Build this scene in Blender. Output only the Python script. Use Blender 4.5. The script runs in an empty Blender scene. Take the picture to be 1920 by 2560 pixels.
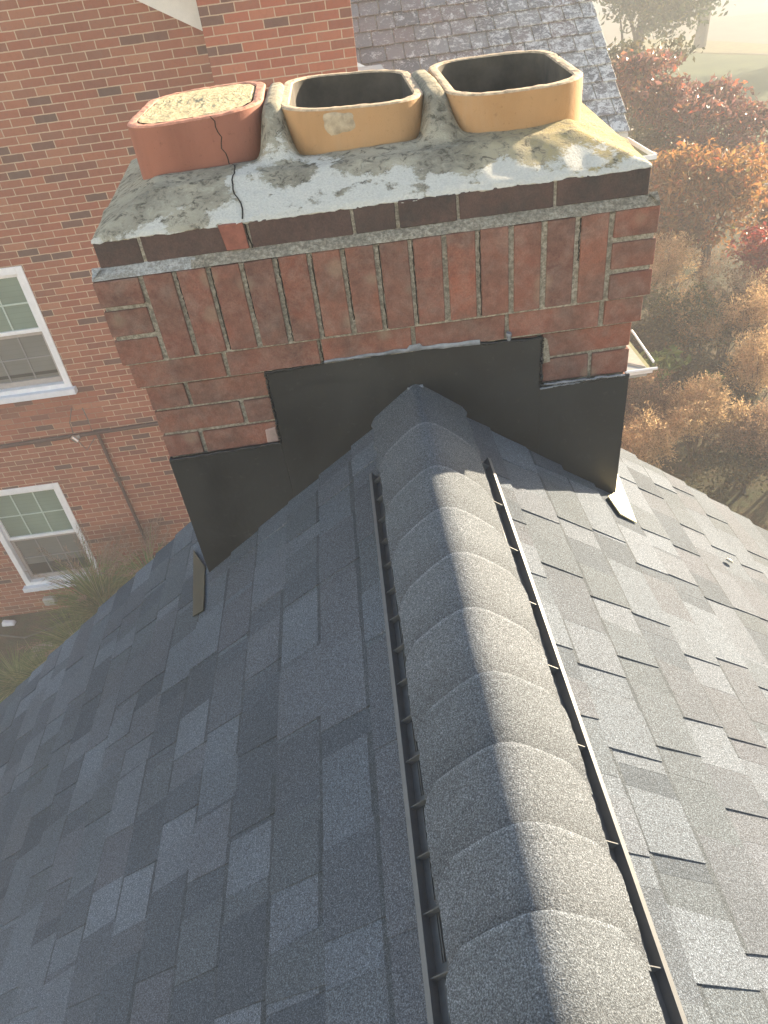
import bpy, bmesh, math, random
from mathutils import Vector, Matrix, noise as mnoise
R = math.radians
scene = bpy.context.scene
COL = scene.collection

# ------------------------------------------------------------------ camera
cam_d = bpy.data.cameras.new("camera"); cam = bpy.data.objects.new("camera", cam_d); COL.objects.link(cam)
cr = Vector((0.9911, -0.0786, -0.1075)); yaw, pit, rol = 0.0068, 0.6704, -0.1377
fw = Vector((-math.sin(yaw) * math.cos(pit), math.cos(yaw) * math.cos(pit), -math.sin(pit)))
r0 = Vector((math.cos(yaw), math.sin(yaw), 0)); u0 = r0.cross(fw)
cr = r0 * math.cos(rol) + u0 * math.sin(rol); cu = u0 * math.cos(rol) - r0 * math.sin(rol)
m = Matrix((cr, cu, -fw)).transposed().to_4x4(); m.translation = Vector((-0.0466, -1.4438, 0.4633))
cam.matrix_world = m
cam_d.sensor_fit = 'VERTICAL'; cam_d.sensor_height = 36.0; cam_d.lens = 1793.86 * 36.0 / 2560.0
cam_d.clip_start = 0.02; cam_d.clip_end = 2000
scene.camera = cam

# ------------------------------------------------------------------ sky and sun
SUN_EL, SUN_AZ = R(15.5), R(53.5)          # azimuth clockwise from +Y
w = bpy.data.worlds.new("World"); scene.world = w; w.use_nodes = True
nt = w.node_tree
sky = nt.nodes.new('ShaderNodeTexSky'); sky.sky_type = 'NISHITA'; sky.sun_disc = False
sky.sun_elevation = SUN_EL; sky.sun_rotation = SUN_AZ; sky.air_density = 1.0; sky.dust_density = 1.0
bg = nt.nodes['Background']; bg.inputs['Strength'].default_value = 0.096
tint = nt.nodes.new('ShaderNodeMix'); tint.data_type = 'RGBA'; tint.blend_type = 'MULTIPLY'; tint.inputs[0].default_value = 1.0
tint.inputs[7].default_value = (1.10, 1.0, .90, 1)          # sky light tinted a little warmer
nt.links.new(sky.outputs[0], tint.inputs[6]); nt.links.new(tint.outputs[2], bg.inputs['Color'])
sd = bpy.data.lights.new("sun", 'SUN'); sd.energy = 5.0; sd.angle = R(0.5); sd.color = (1.0, 0.84, 0.61)
so = bpy.data.objects.new("sun", sd); COL.objects.link(so)
SV = Vector((math.sin(SUN_AZ) * math.cos(SUN_EL), math.cos(SUN_AZ) * math.cos(SUN_EL), math.sin(SUN_EL)))
so.rotation_euler = (-SV).to_track_quat('-Z', 'Y').to_euler(); so.location = SV * 40
scene.view_settings.view_transform = 'Standard'; scene.view_settings.look = 'None'
scene.view_settings.exposure = 2.2; scene.view_settings.gamma = 1.0
try:
    scene.cycles.use_denoising = True; scene.cycles.denoiser = 'OPENIMAGEDENOISE'
except Exception: pass
scene.cycles.max_bounces = 8; scene.cycles.volume_bounces = 1; scene.cycles.transparent_max_bounces = 8
GLARE_HAZE = 0.0105  # density of the haze added to stand for lens glare

# ------------------------------------------------------------------ helpers
def tag(o, label=None, cat=None, group=None, kind=None):
    if label: o['label'] = label
    if cat: o['category'] = cat
    if group: o['group'] = group
    if kind: o['kind'] = kind
    return o
def empty(name, loc=(0, 0, 0), label=None, cat=None, group=None):
    o = bpy.data.objects.new(name, None); COL.objects.link(o); o.location = loc; o.empty_display_size = .1
    return tag(o, label, cat, group)
class MB:
    def __init__(s): s.v = []; s.f = []; s.mi = []; s.smooth = []
    def face(s, pts, mi=0, smooth=False):
        n = len(s.v); s.v += [tuple(p) for p in pts]; s.f.append(tuple(range(n, n + len(pts)))); s.mi.append(mi); s.smooth.append(smooth)
    def hexa(s, p, mi=0):          # p: 4 bottom (ccw from above) + 4 top
        n = len(s.v); s.v += [tuple(q) for q in p]
        for f in ((3, 2, 1, 0), (4, 5, 6, 7), (0, 1, 5, 4), (1, 2, 6, 5), (2, 3, 7, 6), (3, 0, 4, 7)):
            s.f.append(tuple(n + i for i in f)); s.mi.append(mi); s.smooth.append(False)
    def box(s, x0, x1, y0, y1, z0, z1, mi=0):
        s.hexa([(x0, y0, z0), (x1, y0, z0), (x1, y1, z0), (x0, y1, z0), (x0, y0, z1), (x1, y0, z1), (x1, y1, z1), (x0, y1, z1)], mi)
    def grid(s, rows, mi=0, smooth=True, closed=False):
        n = len(s.v); h = len(rows); wd = len(rows[0])
        for r in rows: s.v += [tuple(p) for p in r]
        for i in range(h - 1):
            for j in range(wd if closed else wd - 1):
                k = (j + 1) % wd
                s.f.append((n + i * wd + j, n + i * wd + k, n + (i + 1) * wd + k, n + (i + 1) * wd + j)); s.mi.append(mi); s.smooth.append(smooth)
    def tube(s, pts, rad, n=8, mi=0, caps=True):
        pts = [Vector(p) for p in pts]; rows = []
        for i, p in enumerate(pts):
            d = (pts[min(i + 1, len(pts) - 1)] - pts[max(i - 1, 0)]).normalized()
            a = d.cross(Vector((0, 0, 1)));
            if a.length < .05: a = d.cross(Vector((1, 0, 0)))
            a.normalize(); b = d.cross(a)
            r = rad[i] if hasattr(rad, '__len__') else rad
            rows.append([p + a * math.cos(t) * r + b * math.sin(t) * r for t in [2 * math.pi * k / n for k in range(n)]])
        s.grid(rows, mi, True, True)
        if caps: s.face(rows[0][::-1], mi); s.face(rows[-1], mi)
    def ring_prism(s, outer, inner, y0, y1, mi=0):   # frame in xz from rect outer to rect inner (x0,x1,z0,z1)
        (a0, a1, b0, b1), (c0, c1, d0, d1) = outer, inner
        s.box(a0, c0, y0, y1, b0, b1, mi); s.box(c1, a1, y0, y1, b0, b1, mi)
        s.box(c0, c1, y0, y1, b0, d0, mi); s.box(c0, c1, y0, y1, d1, b1, mi)
    def build(s, name, mats, parent=None, bevel=0, loc=None, segs=1):
        me = bpy.data.meshes.new(name); me.from_pydata(s.v, [], s.f)
        for mt in (mats if isinstance(mats, (list, tuple)) else [mats]): me.materials.append(mt)
        me.polygons.foreach_set('material_index', s.mi); me.polygons.foreach_set('use_smooth', s.smooth)
        me.update()
        if bevel:
            bm = bmesh.new(); bm.from_mesh(me)
            bmesh.ops.recalc_face_normals(bm, faces=bm.faces)
            bmesh.ops.bevel(bm, geom=list(bm.edges), offset=bevel, segments=segs, affect='EDGES', profile=.6)
            bm.to_mesh(me); bm.free()
        o = bpy.data.objects.new(name, me); COL.objects.link(o)
        if parent: o.parent = parent
        if loc: o.location = loc
        return o
def lin(c): return tuple(c) + (1,) if len(c) == 3 else c
class NT:
    def __init__(s, name):
        s.m = bpy.data.materials.new(name); s.m.use_nodes = True; s.t = s.m.node_tree
        s.p = s.t.nodes['Principled BSDF']; s.co = s.t.nodes.new('ShaderNodeTexCoord'); s.out = s.t.nodes['Material Output']
    def n(s, ty, **kw):
        nd = s.t.nodes.new(ty)
        for k, v in kw.items(): setattr(nd, k, v)
        return nd
    def link(s, a, b): s.t.links.new(a, b)
    def noise(s, scale, detail=4, rough=.6, dist=0, vec=None, out='Fac'):
        nd = s.n('ShaderNodeTexNoise'); nd.inputs['Scale'].default_value = scale; nd.inputs['Detail'].default_value = detail
        nd.inputs['Roughness'].default_value = rough; nd.inputs['Distortion'].default_value = dist
        s.link(vec or s.co.outputs['Object'], nd.inputs['Vector']); return nd.outputs[out]
    def ramp(s, fac, stops, interp='LINEAR'):
        nd = s.n('ShaderNodeValToRGB'); nd.color_ramp.interpolation = interp
        el = nd.color_ramp.elements
        while len(el) < len(stops): el.new(.5)
        for e, (p, c) in zip(el, stops): e.position = p; e.color = lin(c) if hasattr(c, '__len__') else (c, c, c, 1)
        s.link(fac, nd.inputs[0]); return nd.outputs[0]
    def mix(s, fac, a, b, mode='MIX'):
        nd = s.n('ShaderNodeMix', data_type='RGBA', blend_type=mode)
        for k, v in ((0, fac), (6, a), (7, b)):
            sock = nd.inputs[k]
            if hasattr(v, 'is_linked'): s.link(v, sock)
            elif hasattr(v, '__len__'): sock.default_value = lin(v)
            else: sock.default_value = v if k == 0 else (v, v, v, 1)
        return nd.outputs[2]
    def math(s, op, a, b=0.0, clamp=False):
        nd = s.n('ShaderNodeMath', operation=op, use_clamp=clamp)
        for sock, v in ((nd.inputs[0], a), (nd.inputs[1], b)):
            if hasattr(v, 'is_linked'): s.link(v, sock)
            else: sock.default_value = v
        return nd.outputs[0]
    def island(s): return s.n('ShaderNodeNewGeometry').outputs['Random Per Island']
    def xyz(s, vec=None):
        nd = s.n('ShaderNodeSeparateXYZ'); s.link(vec or s.co.outputs['Object'], nd.inputs[0]); return nd.outputs
    def bump(s, h, strength=.5, dist=.01, normal=None):
        nd = s.n('ShaderNodeBump'); nd.inputs['Strength'].default_value = strength; nd.inputs['Distance'].default_value = dist
        s.link(h, nd.inputs['Height'])
        if normal: s.link(normal, nd.inputs['Normal'])
        s.link(nd.outputs[0], s.p.inputs['Normal']); return nd.outputs[0]
    def col(s, c):
        if hasattr(c, 'is_linked'): s.link(c, s.p.inputs['Base Color'])
        else: s.p.inputs['Base Color'].default_value = lin(c)
        return s
    def set(s, rough=.8, metal=0, spec=.5):
        s.p.inputs['Roughness'].default_value = rough; s.p.inputs['Metallic'].default_value = metal
        s.p.inputs['Specular IOR Level'].default_value = spec; return s
def plain(name, c, rough=.7, var=.25, scale=30, metal=0, bump=.0, spec=.5):
    t = NT(name); f = t.noise(scale, 5, .65)
    a = tuple(x * (1 - var) for x in c); b = tuple(min(1, x * (1 + var)) for x in c)
    t.col(t.ramp(f, [(.3, a), (.7, b)])).set(rough, metal, spec)
    if bump: t.bump(f, bump, .004)
    return t.m

# ------------------------------------------------------------------ materials
def m_shingle(name, stops, fine=1.0, band=False):
    t = NT(name)
    base = t.ramp(t.island(), stops, 'LINEAR')
    g1 = t.noise(560, 2, .75); g2 = t.noise(190, 3, .7); big = t.noise(2.2, 3, .6)
    c = t.mix(1, base, t.ramp(g1, [(.30, .34), (.47, .85), (.56, 1.25), (.70, 2.5)]), 'MULTIPLY')
    c = t.mix(1, c, t.ramp(g2, [(.32, .80), (.68, 1.22)]), 'MULTIPLY')
    c = t.mix(1, c, t.ramp(big, [(.3, .86), (.7, 1.14)]), 'MULTIPLY')
    if band:        # each cap has a darker shade line of granules along its lower third and a pale far edge, part wear, part painted rim light
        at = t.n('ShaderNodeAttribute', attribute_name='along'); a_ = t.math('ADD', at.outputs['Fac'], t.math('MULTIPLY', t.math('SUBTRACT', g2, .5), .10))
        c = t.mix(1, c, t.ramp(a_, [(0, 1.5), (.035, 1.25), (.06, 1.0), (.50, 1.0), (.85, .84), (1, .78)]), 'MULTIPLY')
    t.col(c).set(.86, 0, .28)
    h = t.math('ADD', g1, t.math('MULTIPLY', g2, .8))
    t.bump(h, .75 * fine, .0022)
    return t.m
M = {}
M['shingle'] = m_shingle('asphalt_shingle', [(0, (.056, .068, .085)), (.18, (.067, .080, .099)), (.34, (.082, .091, .109)), (.5, (.101, .117, .142)), (.62, (.070, .083, .098)), (.76, (.088, .104, .127)), (.9, (.112, .130, .157)), (1, (.079, .087, .106))])
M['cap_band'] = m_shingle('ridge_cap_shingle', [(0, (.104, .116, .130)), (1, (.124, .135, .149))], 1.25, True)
M['cap_shingle'] = m_shingle('cap_shingle', [(0, (.094, .105, .118)), (1, (.110, .121, .135))], 1.25)

M['butt_shade'] = m_shingle('painted_butt_shade', [(0, (.044, .053, .064)), (1, (.058, .068, .080))])
def m_chim_brick(name, stops, spots=True, dust_veil=1.0):
    t = NT(name); isl = t.island()
    base = t.ramp(isl, stops)
    n1 = t.noise(9, 5, .65); n2 = t.noise(60, 6, .7); n3 = t.noise(320, 3, .7)
    c = t.mix(t.ramp(n1, [(.40, 0), (.62, .8)]), base, (.080, .050, .044))
    c = t.mix(t.ramp(n2, [(.35, .06 * dust_veil), (.75, .5 * dust_veil)]), c, (.33, .175, .125))
    c = t.mix(t.ramp(t.noise(23, 5, .7, .4), [(.45, 0), (.7, .4 * dust_veil)]), c, (.27, .20, .165))  # dust tone that also paints in the pale glare veil
    c = t.mix(1, c, t.ramp(n3, [(.3, .78), (.7, 1.2)]), 'MULTIPLY')
    if spots:   # pale round kiln / lichen spots
        v = t.n('ShaderNodeTexVoronoi'); v.inputs['Scale'].default_value = 15; v.inputs['Randomness'].default_value = 1
        t.link(t.co.outputs['Object'], v.inputs['Vector'])
        d = t.math('ADD', v.outputs['Distance'], t.math('MULTIPLY', n2, .34))
        keep = t.math('GREATER_THAN', t.xyz(v.outputs['Color'])[0], .74)
        mask = t.math('MULTIPLY', t.ramp(d, [(.36, .36), (.52, 0)]), keep)
        c = t.mix(mask, c, (.30, .235, .17))
    t.col(c).set(.88, 0, .3)
    t.bump(t.math('ADD', n2, t.math('MULTIPLY', n3, .6)), .45, .004)
    return t.m
M['brick'] = m_chim_brick('chimney_brick', [(0, (.17, .060, .042)), (.2, (.25, .086, .056)), (.42, (.115, .055, .046)), (.62, (.27, .100, .062)), (.82, (.145, .060, .048)), (1, (.22, .080, .056))])
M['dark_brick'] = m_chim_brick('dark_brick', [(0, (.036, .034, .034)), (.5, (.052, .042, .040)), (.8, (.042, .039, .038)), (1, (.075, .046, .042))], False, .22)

def m_mortar(name, c0, c1, dark):
    t = NT(name); n1 = t.noise(16, 6, .7); n2 = t.noise(130, 5, .75)
    c = t.mix(t.ramp(n1, [(.35, 0), (.65, 1)]), c0, c1)
    c = t.mix(t.ramp(n2, [(.42, .75), (.6, 0)]), c, dark)
    c = t.mix(t.ramp(n2, [(.62, 0), (.74, .8)]), c, (.55, .52, .46))
    t.col(c).set(.95, 0, .2); t.bump(n2, 1.0, .006); return t.m
M['mortar'] = m_mortar('chimney_mortar', (.36, .325, .26), (.50, .445, .355), (.14, .122, .095))

def m_crown():
    t = NT('crown_mortar'); x = t.xyz()
    n1 = t.noise(7, 6, .62, .3); n2 = t.noise(46, 6, .72, .6); n3 = t.noise(210, 4, .75)
    c = t.mix(t.ramp(n1, [(.38, 0), (.62, 1)]), (.27, .24, .18), (.46, .41, .305))
    c = t.mix(t.ramp(n2, [(.37, .85), (.49, 0)]), c, (.085, .075, .055))          # dark lichen
    c = t.mix(t.ramp(n2, [(.56, 0), (.70, .75)]), c, (.52, .48, .36))            # pale lichen
    # yellowish lichen towards the right end of the crown
    yl = t.math('MULTIPLY', t.ramp(x[0], [(.16, 0), (.44, 1)]), t.ramp(n2, [(.36, .1), (.58, .9)]))
    c = t.mix(yl, c, (.40, .31, .13))
    # limewash left along the front slope, ragged edges
    wn = t.noise(6.5, 3, .5); wn2 = t.noise(75, 5, .8)
    xr = t.math('ADD', t.math('MULTIPLY', t.math('ADD', x[0], t.math('MULTIPLY', t.math('SUBTRACT', wn, .5), .12)), .8333), .5)
    reach = t.ramp(xr, [(.17, 0), (.235, .28), (.30, .85), (.42, .95), (.50, .50), (.56, .36), (.66, .20), (.74, .24), (.79, .0), (.83, .10), (.86, .36), (.90, .26), (.93, 0)])
    yy = t.math('SUBTRACT', t.math('MULTIPLY', reach, .21), x[1])
    yy = t.math('ADD', yy, t.math('MULTIPLY', t.math('SUBTRACT', wn, .5), .15))
    yy = t.math('ADD', yy, t.math('MULTIPLY', t.math('SUBTRACT', wn2, .5), .12))
    mask = t.ramp(t.math('ADD', t.math('MULTIPLY', yy, 4.0), .5), [(.47, 0), (.53, 1)])
    mask = t.math('MULTIPLY', mask, t.ramp(t.math('ADD', t.noise(13, 4, .6, .4), t.math('MULTIPLY', t.math('SUBTRACT', wn2, .5), .35)), [(.36, 0), (.42, 1)]))
    def blot(cx, cy, rx, ry):      # bare lichen patches inside the limewash
        dx = t.math('DIVIDE', t.math('SUBTRACT', x[0], cx), rx); dy = t.math('DIVIDE', t.math('SUBTRACT', x[1], cy), ry)
        r2 = t.math('ADD', t.math('MULTIPLY', dx, dx), t.math('MULTIPLY', dy, dy))
        return t.ramp(t.math('ADD', r2, t.math('ADD', t.math('MULTIPLY', t.math('SUBTRACT', wn, .5), 1.6), t.math('MULTIPLY', t.math('SUBTRACT', wn2, .5), 2.4))), [(.72, 0), (1.0, 1)])
    for b_ in ((-.315, .075, .055, .05), (-.155, .125, .062, .055), (.02, .115, .09, .05), (-.36, .02, .06, .04)):
        mask = t.math('MULTIPLY', mask, blot(*b_))
    c = t.mix(mask, c, t.mix(t.ramp(n3, [(.3, 0), (.7, 1)]), (.56, .53, .46), (.72, .69, .60)))
    t.col(c).set(.95, 0, .2)
    t.bump(t.math('ADD', n2, t.math('MULTIPLY', n3, .7)), .8, .007); return t.m
M['crown'] = m_crown()
M['limewash'] = m_mortar('limewashed_mortar', (.50, .49, .46), (.62, .61, .58), (.22, .20, .17))

def m_flue(name, c, c2):
    t = NT(name); n1 = t.noise(5, 4, .6); n2 = t.noise(90, 5, .7); x = t.xyz()
    col = t.mix(t.ramp(n1, [(.3, 0), (.7, 1)]), c, c2)
    col = t.mix(t.ramp(n2, [(.25, .6), (.4, 0)]), col, tuple(q * .55 for q in c))
    col = t.mix(t.ramp(t.noise(420, 2, .6), [(.22, .7), (.30, 0)]), col, (.05, .035, .02))
    mp = t.n('ShaderNodeMapping'); mp.inputs['Scale'].default_value = (11, 11, 1.6); t.link(t.co.outputs['Object'], mp.inputs['Vector'])
    stk = t.noise(1.0, 4, .6, .3, mp.outputs[0])                      # rain streaks and soot run down from the rim
    col = t.mix(t.ramp(stk, [(.52, 0), (.74, .32)]), col, tuple(q * .5 for q in c))
    col = t.mix(t.ramp(stk, [(.26, .25), (.42, 0)]), col, (.42, .34, .24))
    t.col(col).set(.8, 0, .25); t.bump(n2, .35, .003); return t.m
M['clay_red'] = m_flue('red_clay', (.265, .105, .070), (.31, .13, .09))
M['clay_buff'] = m_flue('buff_clay', (.38, .215, .098), (.45, .27, .135))
M['rim_red'] = plain('red_clay_rim', (.47, .21, .14), .9, .35, 60, bump=.6)
M['rim_buff'] = plain('buff_clay_rim', (.44, .33, .22), .9, .4, 70, bump=.6)
M['soot'] = plain('sooty_clay', (.075, .062, .048), .95, .55, 9)
M['plug'] = m_mortar('plug_mortar', (.52, .44, .27), (.62, .54, .36), (.40, .32, .18))
M['patch'] = plain('mortar_smear', (.40, .32, .22), .95, .3, 60, bump=.8)
M['crack'] = plain('crack_and_joint_shade', (.02, .017, .014), 1, .2, 50)
def m_flash():
    t = NT('black_painted_metal'); n1 = t.noise(5, 4, .6, .5); n2 = t.noise(60, 5, .7)
    c = t.ramp(n1, [(.3, (.018, .018, .018)), (.7, (.032, .032, .031))])
    c = t.mix(t.ramp(n2, [(.60, 0), (.75, .5)]), c, (.07, .068, .062))
    t.col(c).set(.45, 0, .4); t.link(t.ramp(n1, [(.3, .34), (.7, .62)]), t.p.inputs['Roughness']); t.bump(t.math('ADD', n1, t.math('MULTIPLY', n2, .06)), .12, .03); return t.m
M['flash'] = m_flash()
M['flash_old'] = plain('black_painted_metal', (.026, .026, .0255), .42, .35, 14, spec=.35)
M['sealant'] = plain('grey_sealant', (.20, .21, .23), .4, .4, 40)
M['blacktar'] = plain('black_tar', (.010, .010, .011), .3, .3, 60, bump=.6)
M['olive'] = plain('olive_metal', (.036, .035, .022), .5, .2, 30)
M['cream'] = plain('cream_metal', (.58, .51, .32), .45, .08, 30)
M['vent'] = plain('black_plastic', (.070, .073, .077), .5, .2, 60)
M['ventlip'] = plain('grey_plastic_lip', (.095, .10, .108), .42, .12, 60)
M['white'] = plain('white_paint', (.74, .76, .78), .5, .06, 20)
M['board'] = plain('grey_white_board', (.58, .57, .53), .6, .08, 12)
M['sill'] = plain('pale_sill_paint', (.66, .70, .76), .5, .06, 20)
M['screen'] = plain('insect_screen', (.19, .195, .19), .6, .08, 90)
M['sash'] = plain('taupe_sash', (.36, .33, .31), .6, .1, 20)
M['muntin'] = plain('pale_green_grille', (.40, .50, .45), .5, .08, 20)
M['pipe'] = plain('rust_brown_pipe', (.055, .020, .016), .7, .3, 30)
M['metal'] = plain('bright_metal', (.62, .62, .62), .3, .1, 20, metal=1)
M['outlet'] = plain('grey_outlet', (.42, .41, .38), .6, .1, 20)
def m_glass(name, c, blinds):
    t = NT(name); x = t.xyz(); 
    col = t.mix(t.ramp(t.noise(1.6, 2, .5), [(.35, 0), (.65, 1)]), c, tuple(q * .72 for q in c))
    if blinds:
        wv = t.math('FRACT', t.math('MULTIPLY', x[2], 18.0))
        col = t.mix(t.ramp(wv, [(0, .5), (.12, 0)]), col, tuple(q * .5 for q in c))
    t.col(col).set(.06, 0, .5); return t.m
M['pane_green'] = m_glass('green_pane', (.19, .26, .21), True)
M['pane_grey'] = m_glass('grey_pane', (.17, .175, .165), True)
M['pane_dark'] = m_glass('dark_pane', (.035, .037, .037), False)

def m_wall(name, bright=1.0, tint=(1, 1, 1)):
    t = NT(name); x = t.xyz()
    cb = t.n('ShaderNodeCombineXYZ'); t.link(x[0], cb.inputs[0]); t.link(x[2], cb.inputs[1])
    wob = t.noise(14, 2, .5, out='Color'); wv = t.n('ShaderNodeVectorMath', operation='MULTIPLY_ADD')
    t.link(wob, wv.inputs[0]); wv.inputs[1].default_value = (.006, .006, 0); t.link(cb.outputs[0], wv.inputs[2])
    b = t.n('ShaderNodeTexBrick'); b.inputs['Scale'].default_value = 1; b.inputs['Brick Width'].default_value = .2032
    b.inputs['Row Height'].default_value = .0677; b.inputs['Mortar Size'].default_value = .0046; b.inputs['Mortar Smooth'].default_value = .15
    b.inputs['Color1'].default_value = (0, 0, 0, 1); b.inputs['Color2'].default_value = (1, 1, 1, 1); b.inputs['Mortar'].default_value = (.5, .5, .5, 1)
    b.offset = .5; t.link(wv.outputs[0], b.inputs['Vector'])
    k = [tuple(q * bright * u for q, u in zip(c, tint)) for c in ((.115, .062, .05), (.215, .070, .042), (.285, .095, .054), (.205, .082, .052), (.31, .112, .062), (.25, .084, .05), (.33, .14, .08))]
    bc = t.ramp(b.outputs['Color'], [(0, k[0]), (.05, k[0]), (.12, k[1]), (.34, k[2]), (.5, k[3]), (.68, k[4]), (.84, k[5]), (1, k[6])])
    n1 = t.noise(26, 5, .7); n2 = t.noise(.8, 3, .6)
    bc = t.mix(t.ramp(n1, [(.52, 0), (.74, .55)]), bc, (.10, .065, .055))
    bc = t.mix(1, bc, t.ramp(n1, [(.3, .85), (.7, 1.15)]), 'MULTIPLY')
    mc = t.mix(t.ramp(n1, [(.3, 0), (.7, 1)]), (.40, .285, .20), (.50, .38, .275))
    # repointed, smudged patch under the upper window
    px = t.math('MULTIPLY', t.math('GREATER_THAN', x[0], -4.6), t.math('LESS_THAN', x[0], -3.05))
    pz = t.ramp(t.math('ADD', t.math('MULTIPLY', x[2], .5), 2.0), [(.18, 0), (.34, 1), (.50, 1), (.52, 0)])
    mc = t.mix(t.math('MULTIPLY', t.math('MULTIPLY', px, pz), t.ramp(n1, [(.3, .35), (.6, .95)])), mc, (.20, .10, .07))
    c = t.mix(b.outputs['Fac'], bc, mc)
    c = t.mix(1, c, t.ramp(n2, [(.3, .88), (.7, 1.1)]), 'MULTIPLY')
    t.col(c).set(.9, 0, .25)
    h = t.math('ADD', t.math('MULTIPLY', b.outputs['Fac'], -1), t.math('MULTIPLY', n1, .4))
    t.bump(h, .7, .006); return t.m
M['wall'] = m_wall('house_brick')
M['baywall'] = m_wall('wall_chimney_brick', 1.15, (1.05, .92, .9))

def m_slate():
    t = NT('slate'); base = t.ramp(t.island(), [(0, (.13, .132, .135)), (.3, (.185, .187, .186)), (.55, (.19, .16, .155)), (.8, (.23, .235, .232)), (1, (.15, .153, .158))])
    n1 = t.noise(13, 6, .75, .8); n2 = t.noise(55, 5, .75, .5); x = t.xyz()
    amt = t.math('ADD', n1, t.math('MULTIPLY', t.math('SUBTRACT', n2, .5), .55))
    amt = t.math('ADD', amt, t.math('MULTIPLY', t.math('SUBTRACT', x[0], 1.2), .05))
    c = t.mix(t.ramp(amt, [(.52, 0), (.64, .95)]), base, (.60, .61, .59))
    c = t.mix(t.ramp(n2, [(.28, .6), (.42, 0)]), c, (.07, .07, .08))
    t.col(c).set(.7, 0, .4); t.bump(t.math('ADD', n1, n2), .5, .008); return t.m
M['slate'] = m_slate()
M['bluemetal'] = plain('blue_grey_valley_metal', (.13, .16, .20), .45, .15, 8)
M['darkroof'] = plain('grey_flat_roof', (.30, .31, .30), .8, .1, 10)
M['tanpanel'] = plain('tan_panel', (.42, .36, .29), .8, .15, 14)
M['gutin'] = plain('gutter_inside', (.22, .21, .10), .8, .3, 14)

def m_leaf(name, stops, transl=.5, rough=.55):
    t = NT(name); c = t.ramp(t.island(), stops)
    t.col(c).set(rough, 0, .35)
    tr = t.n('ShaderNodeBsdfTranslucent'); t.link(c, tr.inputs[0])
    mx = t.n('ShaderNodeMixShader'); mx.inputs[0].default_value = transl
    t.link(t.p.outputs[0], mx.inputs[1]); t.link(tr.outputs[0], mx.inputs[2]); t.link(mx.outputs[0], t.out.inputs[0])
    return t.m
M['leaf_dark'] = m_leaf('dark_green_leaf', [(0, (.025, .055, .022)), (.6, (.05, .09, .035)), (.9, (.10, .14, .05)), (1, (.20, .20, .06))], .35)
M['leaf_olive'] = m_leaf('olive_leaf', [(0, (.03, .045, .02)), (.5, (.07, .075, .03)), (.85, (.11, .10, .045)), (1, (.20, .14, .06))], .35, .4)
M['leaf_purple'] = m_leaf('purple_red_leaf', [(0, (.08, .036, .034)), (.3, (.16, .065, .06)), (.55, (.26, .13, .11)), (.74, (.12, .11, .055)), (.88, (.36, .14, .08)), (.95, (.55, .12, .06)), (1, (.25, .22, .09))], .45, .4)
M['leaf_orange'] = m_leaf('orange_leaf', [(0, (.11, .075, .03)), (.25, (.26, .13, .045)), (.5, (.40, .19, .06)), (.68, (.20, .15, .05)), (.82, (.46, .26, .09)), (.93, (.46, .12, .05)), (1, (.16, .17, .05))], .5, .45)
M['leaf_red'] = m_leaf('red_leaf', [(0, (.15, .03, .025)), (.5, (.30, .05, .04)), (.8, (.42, .09, .05)), (1, (.30, .17, .06))], .5, .45)
M['leaf_green'] = m_leaf('bright_green_leaf', [(0, (.06, .11, .02)), (.6, (.14, .22, .05)), (1, (.26, .34, .10))], .5, .4)
M['leaf_moss'] = m_leaf('moss_green_leaf', [(0, (.03, .05, .015)), (.6, (.075, .095, .03)), (1, (.15, .15, .05))], .4, .6)
M['plume'] = m_leaf('tan_plume', [(0, (.34, .23, .11)), (.5, (.60, .43, .23)), (.85, (.78, .58, .33)), (1, (.70, .44, .25))], .5, .9)
M['plume_brown'] = m_leaf('brown_plume', [(0, (.12, .085, .05)), (.5, (.25, .17, .105)), (.85, (.42, .29, .18)), (1, (.40, .23, .15))], .45, .9)
M['blade'] = m_leaf('grass_blade', [(0, (.08, .145, .03)), (.6, (.16, .25, .06)), (.88, (.28, .33, .12)), (1, (.40, .36, .20))], .4, .6)
M['tuft'] = m_leaf('grass_plume', [(0, (.26, .19, .14)), (1, (.42, .32, .24))], .5, .9)
M['bark'] = plain('bark', (.045, .038, .032), .95, .4, 12, bump=.8)
M['twig'] = plain('twig', (.12, .09, .065), .9, .3, 20)

# ------------------------------------------------------------------ ground (all at about GZ)
GZ = -6.2
def m_ground():
    t = NT('soil_and_ground_cover'); n1 = t.noise(.9, 5, .6); n2 = t.noise(9, 6, .7); n3 = t.noise(60, 4, .7)
    c = t.mix(t.ramp(n1, [(.4, 0), (.6, 1)]), (.05, .05, .022), (.14, .098, .055))
    c = t.mix(t.ramp(n2, [(.45, 0), (.7, .8)]), c, (.06, .085, .03))
    c = t.mix(1, c, t.ramp(n3, [(.3, .6), (.7, 1.4)]), 'MULTIPLY')
    t.col(c).set(.95, 0, .2); t.bump(t.math('ADD', n2, n3), .8, .05); return t.m
def m_lawn():
    t = NT('mown_lawn'); n1 = t.noise(.5, 4, .6); n2 = t.noise(40, 5, .7)
    c = t.mix(t.ramp(n1, [(.35, 0), (.65, 1)]), (.055, .085, .03), (.10, .13, .045))
    c = t.mix(1, c, t.ramp(n2, [(.3, .7), (.7, 1.3)]), 'MULTIPLY'); t.col(c).set(.9, 0, .2); t.bump(n2, .7, .03); return t.m
def sheet(name, pts, z, mat):
    b = MB(); b.face([(x, y, z) for x, y in pts]); o = b.build(name, mat); return tag(o, kind='structure')
sheet('ground', [(-400, -400), (400, -400), (400, 400), (-400, 400)], GZ, m_ground())
sheet('lawn', [(9, 24.2), (60, 18), (60, 33), (24, 36.2), (20.5, 41.5), (17.5, 47), (8, 60), (-12, 60), (-12, 27)], GZ + .004, m_lawn())
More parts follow.
